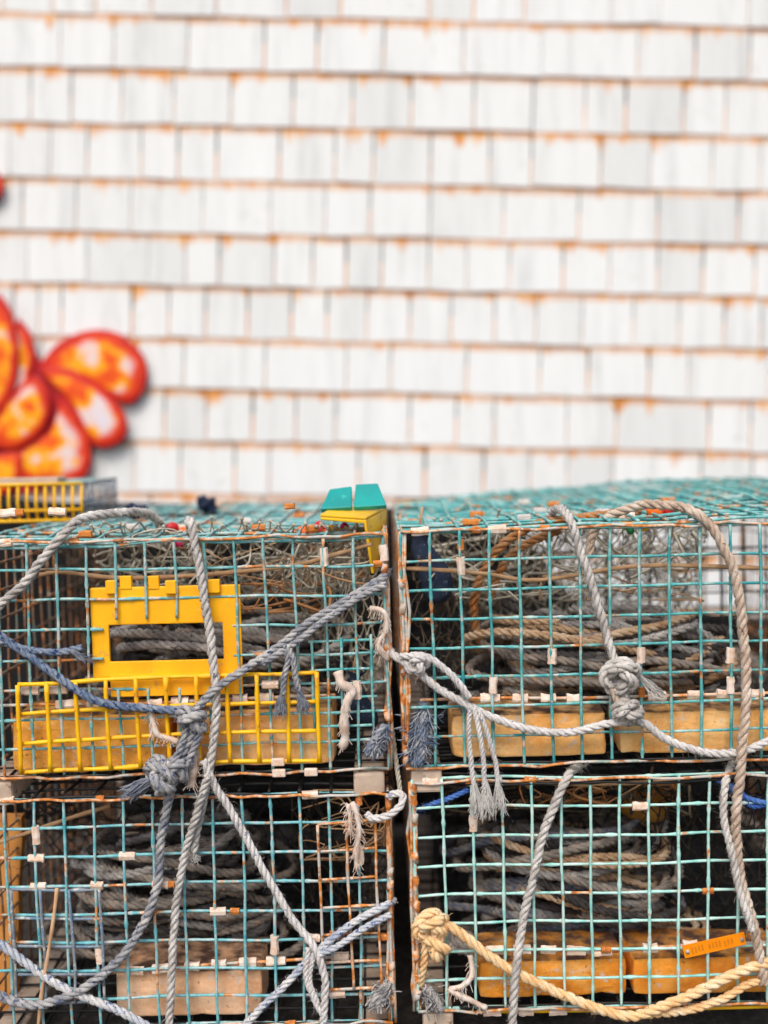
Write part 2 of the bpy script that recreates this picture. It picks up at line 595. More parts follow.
def shingle_mesh(w, seed):
    """a tapered shingle: butt at z = 0 (13 mm thick), feather edge on top; slightly uneven butt"""
    rd = random.Random(seed)
    b = MB()
    L, tb, tt, ch = .205, rd.uniform(.0040, .0052), .0022, .0010
    g = rd.uniform(-.0025, .0025)
    h = w / 2
    for (z, th) in ((0, tb), (L, tt)):
        for x in (-h, h):
            dz = (g if x > 0 else -g) if z == 0 else 0
            b.v += [Vector((x, -th + ch, z + dz)), Vector((x - math.copysign(ch, x), -th, z + dz + (ch if z == 0 else 0))),
                    Vector((x, 0, z + dz))]
    b.uv = [(p.x + .5, max(0, p.z) / .25) for p in b.v]
    # verts: 0-2 bottom left, 3-5 bottom right, 6-8 top left, 9-11 top right  (side edge, face edge, back)
    b.f = [[1, 4, 10, 7], [0, 1, 7, 6], [4, 3, 9, 10], [2, 0, 6, 8], [3, 5, 11, 9], [5, 2, 8, 11],
           [0, 2, 5, 3, 4, 1], [6, 7, 10, 9, 11, 8]]
    return b


shingle_cache = {}
stuff = MB()
stuff.uv = []
n_sh = 0
ztilt = .0105 / EXP
for r in range(-9, 19):
    zc = (Wi @ P(384, line_y(r), YW)).z
    ex_ = (Wi @ P(384, line_y(r - 1), YW)).z - zc
    js = [(Wi @ P(x, line_y(r) - 27, YW)).x for x in rows.get(r, [])]
    rd = random.Random(100 + r)
    if not js:
        js = [rd.uniform(-.05, .05)]
    while js[0] > -3.3:
        js.insert(0, js[0] - rd.choice((.10, .12, .135, .15, .17, .19)))
    while js[-1] < 3.3:
        js.append(js[-1] + rd.choice((.10, .12, .135, .15, .17, .19)))
    for x0, x1 in zip(js, js[1:]):
        gap = rd.uniform(.0022, .0042)
        w = max(.05, round((x1 - x0 - gap) / .004) * .004)
        cx = (x0 + x1) / 2
        inframe = abs(cx) < 1.10 and -1 <= r <= 12
        if r > 9 and abs(cx) > .95:
            inframe = False
        yy = rd.uniform(-.0018, .0018)
        dz = rd.uniform(-.0015, .0015)
        rz = rd.uniform(-.004, .004)
        M = Matrix.Translation((cx, .012 + yy, zc + dz)) @ Matrix.Rotation(-math.atan(.0036 / EXP), 4, 'X') @ Matrix.Rotation(rz, 4, 'Y') @ Matrix.Diagonal((1, 1, ex_ / EXP, 1))
        if inframe and n_sh < 298:
            key = (w, n_sh % 3)
            if key not in shingle_cache:
                b = shingle_mesh(w, hash(key) % 9999)
                o = b.build('shingle', MATS['shingle_paint'], wall, smooth=False)
                o.data.materials.append(MATS['shingle_butt'])
                o.data.polygons[6].material_index = 1
                shingle_cache[key] = o.data
            else:
                o = bpy.data.objects.new('shingle', shingle_cache[key])
                COL.objects.link(o)
                o.parent = wall
            o.matrix_local = M
            n_sh += 1
        else:
            b = shingle_mesh(w, n_sh)
            k = len(stuff.v)
            stuff.v += [M @ p for p in b.v]
            stuff.uv += b.uv
            stuff.f += [[k + i for i in f] for f in b.f]
so = stuff.build('shingles_beyond', MATS['shingle_paint'], wall, smooth=False, kind='stuff')
so.data.materials.append(MATS['shingle_butt'])
for i, pl in enumerate(so.data.polygons):
    if i % 8 == 6:
        pl.material_index = 1


# ------------------------------------------------------------------ painted flowers on the wall
def petal(parent, outline, Y, depth=.016, seed=0):
    pts = [P(x, y, Y) for x, y in outline]
    q = spline(pts + [pts[0]], .02)[:-1]
    c = sum(q, Vector()) / len(q)
    b = MB()
    b.uv = []
    rings = [(0, 1), (.3, .97), (.6, .86), (.82, .62), (.94, .30), (1.0, 0)]
    b.v.append(c + Vector((0, -depth, 0))); b.uv.append((0, 0))
    m = len(q)
    for s, h in rings[1:]:
        for k, p in enumerate(q):
            b.v.append(c + (p - c) * s + Vector((0, -depth * h, 0))); b.uv.append((k / m, s))
    for p in q:
        b.v.append(c + (p - c) * .98 + Vector((0, .008, 0))); b.uv.append((0, 1))
    for k in range(m):
        b.f.append([0, 1 + (k + 1) % m, 1 + k])
    for r_ in range(len(rings) - 1):
        for k in range(m):
            k2 = (k + 1) % m
            a0 = 1 + r_ * m
            b.f.append([a0 + k, a0 + k2, a0 + m + k2, a0 + m + k])
    a0 = 1 + (len(rings) - 1) * m
    b.f.append([a0 + k for k in range(m)][::-1])
    b.v = [p - fl0 for p in b.v]
    o = b.build('petal', MATS['petal_paint'], parent, origin=Vector((0, 0, 0)))
    return o


def mirror(ol, cx):
    return [(2 * cx - x, y + 6) for x, y in ol][::-1]


PA = [(38, 367), (58, 343), (90, 330), (120, 334), (144, 356), (148, 380), (140, 397), (128, 405), (105, 392), (75, 376), (52, 370)]
PB_ = [(36, 366), (62, 367), (92, 382), (116, 400), (127, 420), (126, 437), (110, 448), (94, 446), (82, 428), (68, 400), (50, 383)]
PC = [(62, 396), (76, 408), (88, 430), (91, 452), (87, 476), (60, 486), (25, 482), (2, 468), (20, 450), (48, 432), (58, 412)]
PD = [(36, 374), (49, 390), (50, 412), (38, 436), (14, 450), (-8, 446), (-14, 428), (4, 404), (24, 382)]
PE = [(0, 294), (10, 308), (16, 330), (19, 360), (14, 390), (0, 414), (-16, 420), (-32, 384), (-26, 322), (-12, 298)]
PF = [(18, 318), (30, 332), (35, 358), (28, 384), (10, 416), (-4, 430), (-10, 410), (6, 350)]
PG = [(-5, 455), (20, 452), (24, 470), (8, 492), (-25, 500), (-40, 480), (-28, 460)]
fl0 = P(-25, 480, YW - .06)
flower = bpy.data.objects.new('painted_flower', None); COL.objects.link(flower); flower.location = fl0
tag(flower, 'big cut-out flower with red rimmed orange, yellow and white painted petals on the wall', 'flower')
for k, (ol, Y) in enumerate([(PA, YW - .040), (PF, YW - .042), (PC, YW - .048), (PB_, YW - .056), (PG, YW - .056), (PD, YW - .066), (PE, YW - .074)]):
    petal(flower, ol, YW - .012 + (Y - YW + .040) * .4, .004)
for k, (ol, Y) in enumerate([(PA, YW - .040), (PC, YW - .050), (PB_, YW - .058), (PD, YW - .066)]):
    petal(flower, mirror(ol, -25), YW - .012 + (Y - YW + .040) * .4, .004)
b = MB()
ol = [P(x, y, YW - .006) - fl0 for x, y in ((-25, 320), (10, 340), (34, 352), (60, 385), (84, 440), (82, 470), (40, 490), (-25, 500), (-90, 490), (-132, 470), (-134, 440), (-110, 385), (-84, 352), (-60, 340))]
b.v = [p for p in ol] + [p + Vector((0, .012, 0)) for p in ol]
m_ = len(ol)
b.f = [list(range(m_)), [m_ + k for k in range(m_)][::-1]] + [[k, m_ + k, m_ + (k + 1) % m_, (k + 1) % m_] for k in range(m_)]
b.build('back_board', MATS['petal_rim'], flower, smooth=False)
fl0 = P(-62, 205, YW - .05)
flower2 = bpy.data.objects.new('painted_flower', None); COL.objects.link(flower2); flower2.location = fl0
tag(flower2, 'second red painted flower high on the wall, one petal tip at the left edge', 'flower')
for k in range(6):
    an = R(2 + 60 * k)
    d, e = Vector((math.cos(an), math.sin(an))), Vector((-math.sin(an), math.cos(an)))
    ol = []
    for u, w in ((8, 0), (24, 10), (44, 18), (60, 13), (66, 0), (60, -13), (44, -18), (24, -10)):
        q = d * u + e * w
        ol.append((-62 + q.x, 184 + q.y))
    petal(flower2, ol, YW - .012 - .004 * (k % 2), .004)
b = MB()
b.box((P(-62, 184, YW - .002) - fl0), (.10, .012, .10))
b.build('mounting_board', MATS['backing_board'], flower2, smooth=False)

# ------------------------------------------------------------------ traps
CELL = .038


def wob(p, s, amp=.004):
    return noise.noise(p * 5 + Vector((s, s * 1.7, 0))) * amp + noise.noise(p * 14 + Vector((s, 3, s))) * amp * .35


def grid(mb, o, u, v, nw, nu, nv, r=.0018, seed=0, amp=.004, sub=3, holes=(), cell=CELL, ragged=0, lift=0.0):
    """welded wire panel: nu x nv cells from corner o along unit vectors u and v; nw = outward normal"""
    rd = random.Random(seed)

    def pt(a, b_, lay):
        p = o + u * (a * cell) + v * (b_ * cell)
        q = p + nw * (wob(p, seed, amp) + lay) + u * wob(p, seed + 9, .0044) + v * wob(p, seed + 17, .0044)
        if lift:
            q = q + nw * (lift * (a / nu) * (.25 + .75 * b_ / nv))
        return q

    def run(fixed, total, is_v):
        seg, cur = total * sub, []
        e0 = -rd.uniform(0, ragged); e1 = total + rd.uniform(0, ragged)
        out = []
        for k in range(seg + 1):
            t = k / sub
            if k == 0:
                t = e0 if ragged else 0
            if k == seg:
                t = e1 if ragged else total
            a, b_ = (fixed, t) if is_v else (t, fixed)
            if any(h[0] < a < h[1] and h[2] < b_ < h[3] for h in holes):
                if len(cur) > 1:
                    out.append(cur)
                cur = []
                continue
            cur.append(pt(a, b_, r * .8 if is_v else -r * .8))
        if len(cur) > 1:
            out.append(cur)
        for c in out:
            mb.tube(c, r, 6, radii=[r * (1 + .30 * noise.noise(p * 90 + Vector((seed, 0, 0))) + (.45 if rd.random() < .05 else 0)) for p in c])
    for i in range(nu + 1):
        run(i, nv, True)
    for j in range(nv + 1):
        run(j, nu, False)


def net(mb, fn, nu, nv, r=.0009, jit=.004, seed=0):
    """diamond netting on the surface fn(s, t), s and t in 0..1"""
    rd = random.Random(seed)
    nodes = {}
    for j in range(nv + 1):
        for i in range(nu + 1):
            s = (i + (.5 if j % 2 else 0)) / nu
            p = fn(s, j / nv)
            nodes[i, j] = p + Vector((rd.gauss(0, jit), rd.gauss(0, jit), rd.gauss(0, jit)))
    for j in range(nv):
        for i in range(nu + 1):
            for di in ((0, 1) if j % 2 else (-1, 0)):
                if (i + di, j + 1) in nodes:
                    a, c = nodes[i, j], nodes[i + di, j + 1]
                    m = (a + c) / 2 + Vector((0, 0, -.002)) + Vector((rd.gauss(0, .0015), 0, rd.gauss(0, .0015)))
                    mb.tube([a, m, c], r * rd.uniform(.8, 1.3), 4, cap=False)
    for p in nodes.values():
        mb.box(p, (r * 3.4, r * 3.4, r * 3.4), Matrix.Rotation(rd.random() * 3, 3, 'Z'))


def ring_clip(orient, L, rr, seed):
    """a folded metal crimp round a wire: square ended, dented, with a raised seam"""
    rd = random.Random(seed)
    b = MB()
    ax, bx_ = (Vector((1, 0, 0)), Vector((0, 0, 1))) if orient == 'h' else (Vector((0, 0, 1)), Vector((1, 0, 0)))
    prof = [(-1, -.62), (-.55, -1), (.5, -.92), (1, -.5), (1.0, .7), (.2, .95), (-.7, .9), (-1, .5)]
    secs = 5
    for k in range(secs):
        t = k / (secs - 1) - .5
        sc = rd.uniform(.86, 1.1)
        sh = rd.uniform(-.0005, .0005)
        for (p, q) in prof:
            b.v.append(ax * (t * L + rd.uniform(-.0005, .0005)) + bx_ * (p * rr * sc + sh) + Vector((0, 1, 0)) * (q * rr * .8))
    m_ = len(prof)
    for k in range(secs - 1):
        for q in range(m_):
            q2 = (q + 1) % m_
            b.f.append([k * m_ + q, k * m_ + q2, (k + 1) * m_ + q2, (k + 1) * m_ + q])
    b.f += [list(range(m_))[::-1], [(secs - 1) * m_ + q for q in range(m_)]]
    return b


clip_cache = {}
TRAPS = {}


def make_trap(key, label, corner, side, tilt, wm, seed, holes=(), runner_h=.034, nh=8, nwid=14, nd=20, yaw=0, Y0=0.0, dark_runner=False, lift=0.0):
    W, H, Dp = nwid * CELL, nh * CELL, nd * CELL
    c = P(corner[0], corner[1], Y0)
    M = Matrix.Translation(c) @ Matrix.Rotation(R(tilt), 4, 'Y') @ Matrix.Rotation(R(yaw), 4, 'Z')
    if side == 'R':
        M = M @ Matrix.Translation((-W, 0, 0))
    t = bpy.data.objects.new('lobster_trap', None)
    COL.objects.link(t)
    t.matrix_world = M
    tag(t, label, 'trap', 'wire lobster traps stacked in two columns')
    TRAPS[key] = (t, M, M.inverted(), W, H, Dp)
    X, Yv, Z = Vector((1, 0, 0)), Vector((0, 1, 0)), Vector((0, 0, 1))
    m = MATS[wm]
    b = MB(); grid(b, Vector((0, 0, 0)), X, Z, -Yv, nwid, nh, .0020, seed, .005, sub=6, holes=holes)
    b.build('front_mesh', m, t)
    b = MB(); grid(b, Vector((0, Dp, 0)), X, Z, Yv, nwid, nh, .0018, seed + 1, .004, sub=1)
    b.build('back_mesh', MATS['wire_shade'], t)
    for k, x in enumerate((0, W)):
        b = MB(); grid(b, Vector((x, 0, 0)), Yv, Z, X * (1 if k else -1), nd, nh, .0018, seed + 2 + k, .004, sub=1)
        b.build('side_mesh', MATS['wire_rusty' if (k == 0) == (side == 'L') else 'wire_brown'], t)
    b = MB(); grid(b, Vector((0, 0, H)), X, Yv, Z, nwid, nd, .0021, seed + 4, .009, sub=2, lift=lift)
    b.build('top_mesh', m if key[0] == 'U' else MATS['wire_shade'], t)
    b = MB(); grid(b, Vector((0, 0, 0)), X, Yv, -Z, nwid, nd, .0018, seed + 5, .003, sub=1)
    b.build('bottom_mesh', MATS['wire_shade'], t)
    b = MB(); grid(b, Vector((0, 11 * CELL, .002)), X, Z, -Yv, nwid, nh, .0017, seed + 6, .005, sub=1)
    b.build('partition_mesh', MATS['wire_shade'], t)
    rd = random.Random(seed)
    # rusty doubled corner wires wrapped with rings
    for x in (0, W):
        for y in (0, Dp):
            b = MB()
            for q in range(3 if y == 0 else 2):
                ox, oy = rd.uniform(-.005, .005), rd.uniform(-.004, .004)
                pts = [Vector((x + ox + wob(Vector((x, q, k * .1)), seed + q, .006), y + oy, H * k / 9)) for k in range(10)]
                b.tube(pts, .0021, 6)
            for q in range(7 if y == 0 else 3):
                zc = H * rd.random()
                b.tube([Vector((x + rd.uniform(-.003, .003), y - .002, zc - .007)), Vector((x, y - .003, zc)), Vector((x + rd.uniform(-.003, .003), y - .002, zc + .007))],
                       .0046, 6, radii=[.003, .0048, .0034])
            b.build('corner_post', MATS['wire_rusty'], t)
    # bent wire lips along the front edges
    for z in (0, H):
        b = MB()
        pts = [Vector((W * k / 28, -.004 + wob(Vector((k * .1, z, 0)), seed + 30, .004), z + wob(Vector((k * .1, z, 9)), seed + 31, .005))) for k in range(29)]
        b.tube(pts, .002, 6)
        b.build('edge_wire', MATS['wire_rusty'], t)
    # wooden runners front to back under the floor
    for x in (.026, W - .026):
        b = MB()
        hgt = runner_h
        b.box((x, Dp / 2, -hgt / 2 - .0015), (.040, Dp + .006, hgt - .003))
        ro = b.build('runner', MATS['runner_dark' if dark_runner else 'runner_wood'], t, smooth=False)
        bv = ro.modifiers.new('bevel', 'BEVEL'); bv.width = .004; bv.segments = 2
    return t


make_trap('LL', 'lower left wire lobster trap, teal mesh with grey patch, dark inside', (393, 1021), 'R', -1.2, 'wire_teal_c', 10)
make_trap('LR', 'lower right wire lobster trap of pale mint mesh with an orange tag', (418, 1010), 'L', -1.2, 'wire_mint', 30, nwid=18)
# the yellow vent frame leaves an opening in the front of the upper left trap
make_trap('UL', 'upper left wire lobster trap with yellow escape vent and yellow mesh patch', (389, 769), 'R', -1.4, 'wire_teal_a', 50,
          holes=[(4.62, 8.75, 3.1, 5.25)])
make_trap('UR', 'upper right wire lobster trap of teal mesh with rusty left corner', (406, 767), 'L', -1.4, 'wire_teal_b', 70, nwid=18, lift=.030)
gz = P(393, 1021, 0).z - .034
ground.location = (0, 0, gz - .009)
ground.rotation_euler = (0, R(-1.2), 0)


def loc(key, x, y, Y=0.0):
    return TRAPS[key][2] @ P(x, y, Y)


def add_clip(key, x, y, o='h', L=.017, rr=.0050, mat='clip_cream', Y=-.001, snap=True):
    k = (o, round(L, 3), mat, random.randrange(5))
    if k not in clip_cache:
        ob = ring_clip(o, L * random.uniform(.85, 1.15), rr, len(clip_cache)).build('clip', MATS[mat], TRAPS[key][0], smooth=False)
        clip_cache[k] = ob.data
    else:
        ob = bpy.data.objects.new('clip', clip_cache[k])
        COL.objects.link(ob)
        ob.parent = TRAPS[key][0]
    p = loc(key, x, y, Y)
    if snap:                       # sit on the nearest wire
        if o == 'h':
            p.z = round(p.z / CELL) * CELL
        else:
            p.x = round(p.x / CELL) * CELL
    ob.location = p
    ob.rotation_euler = (random.uniform(-.6, .6) if o == 'h' else 0, random.uniform(-.08, .08), random.uniform(-.6, .6) if o == 'v' else 0)
    return ob


# the wire that holds the bricks down, with its row of crimps
for key, pts, cl in (('UL', [(-20, 706), (70, 704), (150, 703), (230, 699), (335, 695)], (66, 95, 155, 180, 240, 265)),
                     ('UR', [(420, 700), (490, 698), (572, 698), (657, 696), (760, 693), (800, 692)], (490, 520, 548, 574, 657, 695, 724, 756)),
                     ('LL', [(100, 973), (160, 969), (217, 964), (275, 961), (350, 956)], (135, 162, 192, 219, 248, 276, 340)),
                     ('LR', [(470, 951), (530, 949), (600, 952), (690, 945), (790, 942)], (495, 522, 548, 576, 602, 650, 690)),
                     ('LR', [(470, 1012), (560, 1011), (680, 1009), (790, 1006)], (492, 526, 558, 600))):
    inv_ = TRAPS[key][2]
    b = MB()
    q_ = spline([inv_ @ P(x, y, .008) for x, y in pts], .01)
    b.tube(q_, .0022, 6)
    b.build('brick_wire', MATS['yellow_wire' if pts[0][1] > 1000 else 'wire_rusty'], TRAPS[key][0])
    for x in cl:
        for (xa, ya), (xb, yb_) in zip(pts, pts[1:]):
            if xa <= x <= xb:
                add_clip(key, x, ya + (yb_ - ya) * (x - xa) / (xb - xa), 'h', .022, .0054, Y=.006, snap=False)

for x, y in ((8, 527), (58, 525), (4, 554), (30, 681), (58, 684), (270, 677)):
    add_clip('UL', x, y, 'h', .020)
for x, y in ((314, 557), (374, 553), (376, 640), (345, 690)):
    add_clip('UL', x, y, 'v', .024)
for x, y in ((73, 527), (20, 526), (290, 516), (378, 575)):
    add_clip('UL', x, y, 'h', .012, .0040, mat='clip_orange')
for x, y in ((420, 534), (497, 523)):
    add_clip('UR', x, y, 'h', .020)
for x, y in ((457, 566), (551, 656), (492, 685), (645, 655), (740, 655), (738, 685)):
    add_clip('UR', x, y, 'v', .022)
for x, y, o in ((455, 545, 'v'), (395, 552, 'v'), (397, 610, 'v'), (402, 700, 'v'), (476, 520, 'h'), (545, 515, 'h'), (425, 530, 'h'), (640, 692, 'v')):
    add_clip('UR', x, y, o, .012, .0040, mat='clip_orange')
for x, y in ((36, 851), (127, 848), (38, 878), (97, 880), (160, 878), (190, 847), (6, 792), (218, 908), (310, 785), (312, 930), (337, 982)):
    add_clip('LL', x, y, 'h', .018)
for x, y in ((112, 955), (27, 835), (262, 945), (352, 855)):
    add_clip('LL', x, y, 'v', .024)
for x, y, o in ((235, 911, 'h'), (170, 879, 'h'), (100, 791, 'h'), (355, 800, 'v'), (386, 955, 'v'), (384, 925, 'h'), (290, 1019, 'h'), (370, 1012, 'h'), (340, 935, 'v')):
    add_clip('LL', x, y, o, .012, .0040, mat='clip_orange')
for x, y in ((430, 778), (640, 808)):
    add_clip('LR', x, y, 'h', .019)
for x, y in ((477, 823),):
    add_clip('LR', x, y, 'v', .024)
for x, y, o in ((708, 893, 'h'), (414, 820, 'v'), (416, 880, 'v'), (470, 778, 'h'), (530, 778, 'h'), (420, 978, 'v'), (415, 800, 'v'), (606, 950, 'h')):
    add_clip('LR', x, y, o, .013, .0040, mat='clip_orange')

def top_clip(key, cx, cy, o='h', mat='clip_cream'):
    H = TRAPS[key][4]
    ob = add_clip(key, 400, 600, o, .020, .0046, mat)
    ob.location = Vector((cx * CELL, cy * CELL, H + .003 + (.030 * cx / 18 * (.25 + .75 * cy / 20) if key == 'UR' else 0)))
    ob.rotation_euler = (0, 0, 0) if o == 'h' else (0, 0, R(90))


for cx, cy, o, mt in ((2.5, 2, 'h', 'clip_orange'), (4.5, 3, 'h', 'clip_grey'), (5.5, 6, 'h', 'clip_grey'), (3, 5.5, 'h', 'clip_orange'), (6.5, 9, 'h', 'clip_orange'), (5.5, 11, 'h', 'clip_grey'),
                      (8, 2, 'h', 'clip_cream'), (9.5, 5, 'h', 'clip_orange'), (7.5, 4, 'h', 'clip_grey'), (11, 8, 'h', 'clip_orange')):
    top_clip('UR', cx, cy, o, mt)
for cx, cy, o, mt in ((3.5, 2, 'h', 'clip_orange'), (6.5, 4, 'h', 'clip_cream'), (9.5, 3, 'h', 'clip_orange'), (11.5, 2, 'h', 'clip_orange'), (8.5, 7, 'h', 'clip_grey'), (10.5, 9, 'h', 'clip_orange'), (4.5, 5, 'h', 'clip_grey')):
    top_clip('UL', cx, cy, o, mt)

# --- escape vent and yellow mesh patch on the upper left trap
UL, ULM, ULI = TRAPS['UL'][:3]


def bar_part(b, key, x0, y0, x1, y1, Y, th):
    """flat bar filling a pixel rectangle on the front of a trap"""
    p = [loc(key, x0, y0, Y), loc(key, x1, y1, Y)]
    c = (p[0] + p[1]) / 2
    b.box(c, (abs(p[1].x - p[0].x), th, abs(p[1].z - p[0].z)))


vent = MB()
o0, o1 = loc('UL', 90, 588, .006), loc('UL', 243, 674, .006)
i0, i1 = loc('UL', 109, 625, .006), loc('UL', 224, 659, .006)
ox = (o0.x, o1.x); oz = (o1.z, o0.z); ix = (i0.x, i1.x); iz = (i1.z, i0.z)
ring_o = [(ox[0], oz[0]), (ox[1], oz[0]), (ox[1], oz[1]), (ox[0], oz[1])]
ring_i = [(ix[0], iz[0]), (ix[1], iz[0]), (ix[1], iz[1]), (ix[0], iz[1])]
ya, yb = .0035, .0095
for y in (ya, yb):
    for (x, z) in ring_o + ring_i:
        vent.v.append(Vector((x, y, z)))
for k in range(4):
    k2 = (k + 1) % 4
    vent.f += [[k, k2, 4 + k2, 4 + k], [8 + k, 12 + k, 12 + k2, 8 + k2], [k, 8 + k, 8 + k2, k2], [4 + k, 4 + k2, 12 + k2, 12 + k]]
vo = vent.build('escape_vent', MATS['yellow_plastic'], UL, smooth=False)
bv = vo.modifiers.new('bevel', 'BEVEL'); bv.width = .0012; bv.segments = 2
for tx, tw, ty in ((111, 10, 580), (125, 12, 576), (153, 11, 576), (171, 11, 580), (214, 12, 579)):
    b = MB()
    c = loc('UL', tx, ty + 7, 0)
    b.box((c.x, (.0005 if ty > 578 else .0065), c.z), (tw / 790, .0085, .017))
    to = b.build('tab', MATS['yellow_plastic'], vo, smooth=False)
    bv = to.modifiers.new('bevel', 'BEVEL'); bv.width = .001; bv.segments = 2
b = MB()
l0, l1 = loc('UL', 110, 676, 0), loc('UL', 243, 694, 0)
b.box(((l0.x + l1.x) / 2, .002, (l0.z + l1.z) / 2), (l1.x - l0.x, .0045, l0.z - l1.z))
lo = b.build('lower_lip', MATS['yellow_plastic'], vo, smooth=False)
bv = lo.modifiers.new('bevel', 'BEVEL'); bv.width = .001; bv.segments = 2
b = MB()
c0 = loc('UL', 22, 771, -.012)
grid(b, c0, Vector((1, 0, .006)), Vector((-.008, 0, 1)), Vector((0, -1, 0)), 10, 3, .0030, 91, .003, ragged=.04)
b.build('yellow_mesh', MATS['yellow_wire'], UL)
for tx, ty in ((278, 762), (279, 773), (311, 772)):
    b = MB()
    c = loc('UL', tx, ty, -.012)
    b.box(c, (.017, .006, .010))
    ho = b.build('clasp', MATS['clip_cream'], UL, smooth=False)
    bv = ho.modifiers.new('bevel', 'BEVEL'); bv.width = .0015; bv.segments = 2

# --- overlapping repair patches of rusty mesh
b = MB()
c0 = loc('LL', 325, 990, -.006)
grid(b, c0, Vector((1, 0, .04)), Vector((-.01, 0, 1)), Vector((0, -1, 0)), 2, 6, .0019, 120, .006, cell=.0365)
b.build('patch_mesh', MATS['wire_rusty'], TRAPS['LL'][0])
b = MB()
c0 = loc('LL', 22, 1000, -.005)
c0.x, c0.z = round(c0.x / CELL) * CELL + .004, round(c0.z / CELL) * CELL - .003
grid(b, c0, Vector((1, 0, 0)), Vector((.0, 0, 1)), Vector((0, -1, 0)), 3, 4, .0021, 125, .004, ragged=.06)
b.build('patch_mesh', MATS['wire_grey'], TRAPS['LL'][0])
b = MB()
c0 = loc('UL', 316, 727, -.003)
grid(b, c0, Vector((1, 0, .03)), Vector((-.01, 0, 1)), Vector((0, -1, 0)), 2, 3, .0019, 130, .003, ragged=.2, cell=.037)
b.build('patch_mesh', MATS['wire_teal_b'], UL)
# --- cream cord and twine tied across the mesh
for key, pts in (('UL', [(40, 575, .03), (62, 572, .03), (120, 578, .04), (200, 575, .05), (290, 566, .03), (330, 556, .02), (372, 544, .004)]),
                 ('UR', [(398, 568, .004), (440, 570, .01), (486, 574, .03), (540, 580, .05), (640, 566, .02), (768, 568, .01)]),
                 ('LL', [(0, 842, .01), (30, 832, .03), (70, 818, .05), (110, 806, .08)]),
                 ('LR', [(420, 778, .002), (520, 782, .01), (600, 784, .02), (690, 780, .02)])):
    inv = TRAPS[key][2]
    b = MB()
    q = spline([inv @ P(*p) for p in pts], .006)
    b.tube(q, .0032, 6, radii=[.0030 * (1 + .3 * noise.noise(p * 60)) for p in q])
    b.build('twine', MATS['twine_tan'], TRAPS[key][0])

# --- orange trap tag, riveted to the lower right trap
LR = TRAPS['LR'][0]
tc = [loc('LR', 682, 946, -.008), loc('LR', 744, 932, -.008), loc('LR', 746, 944, -.008), loc('LR', 685, 958, -.008)]
b = MB()
for y in (-.0010, .0010):
    for p in tc:
        b.v.append(Vector((p.x, p.y + y, p.z)))
b.f = [[3, 2, 1, 0], [4, 5, 6, 7], [0, 1, 5, 4], [1, 2, 6, 5], [2, 3, 7, 6], [3, 0, 4, 7]]
tg = b.build('tag', MATS['tag_orange'], LR, smooth=False)
ux, uz = (tc[1] - tc[0]), (tc[3] - tc[0])
b = MB()
rd = random.Random(5)
mrot = Matrix.Rotation(-math.atan2(ux.z, ux.x), 3, 'Y')
for grp0, cnt in ((.13, 4), (.41, 4), (.66, 3)):          # worn stamped characters
    for k in range(cnt):
        for part in range(2):
            p = tc[0] + ux * (grp0 + k * .055 + part * .018) + uz * .48
            b.box(Vector((p.x, p.y - .0011, p.z)), (.0009, .0008, .0075 * rd.uniform(.75, 1)), mrot)
        p = tc[0] + ux * (grp0 + k * .055 + .009) + uz * rd.choice((.22, .48, .74))
        b.box(Vector((p.x, p.y - .0011, p.z)), (.0018, .0008, .0009), mrot)
b.build('stamped_marks', MATS['tag_ink'], tg, smooth=False)
for f in (.06, .94):
    p = tc[0] + ux * f + uz * .5
    b = MB()
    b.tube([Vector((p.x, p.y - .003, p.z)), Vector((p.x, p.y + .004, p.z))], .0026, 8)
    b.build('rivet', MATS['steel_rivet'], tg)


# --- nets inside
def quad_fn(a, b_, c, d, sag=.03):
    def fn(s, t):
        p = (a * (1 - s) + b_ * s) * (1 - t) + (d * (1 - s) + c * s) * t
        return p + Vector((0, 0, -sag * math.sin(math.pi * s) * math.sin(math.pi * min(t, 1))))
    return fn


def trap_net(key, corners, nu, nv, mat, seed, sag=.03, r=.0010, jit=.005):
    inv = TRAPS[key][2]
    a, b_, c, d = [inv @ P(*p) for p in corners]
    m_ = MB()
    net(m_, quad_fn(a, b_, c, d, sag), nu, nv, r, jit, seed)
    m_.build('funnel_net', MATS[mat], TRAPS[key][0])


trap_net('UR', [(430, 520, .12), (700, 516, .12), (690, 620, .40), (470, 640, .40)], 20, 15, 'twine_grey', 1, .02, .0011)
trap_net('UR', [(410, 560, .06), (470, 545, .30), (500, 660, .30), (420, 690, .08)], 10, 12, 'net_brown', 2, .02)
trap_net('UR', [(420, 522, .30), (700, 515, .30), (690, 600, .62), (440, 610, .62)], 20, 14, 'net_brown', 3, .02, .0012)
trap_net('UL', [(90, 524, .10), (365, 524, .06), (360, 590, .40), (110, 610, .42)], 22, 16, 'twine_grey', 4, .03, .0011)
trap_net('UL', [(60, 540, .30), (370, 530, .30), (360, 640, .50), (80, 640, .50)], 22, 16, 'net_brown', 5, .02, .0012)
trap_net('UL', [(280, 560, .05), (378, 560, .10), (378, 690, .12), (300, 670, .3)], 12, 14, 'twine_grey', 6, .03)
trap_net('LL', [(20, 800, .15), (380, 795, .15), (360, 880, .45), (40, 890, .45)], 20, 14, 'net_shade', 7, .03)
trap_net('LL', [(290, 800, .04), (385, 800, .10), (380, 940, .12), (300, 930, .2)], 10, 13, 'net_shade', 8, .02)
trap_net('LR', [(430, 785, .06), (768, 783, .06), (768, 840, .40), (440, 850, .40)], 26, 14, 'net_shade', 9, .02)
trap_net('LR', [(640, 800, .06), (790, 800, .08), (780, 960, .12), (650, 940, .3)], 14, 15, 'net_shade', 10, .02)


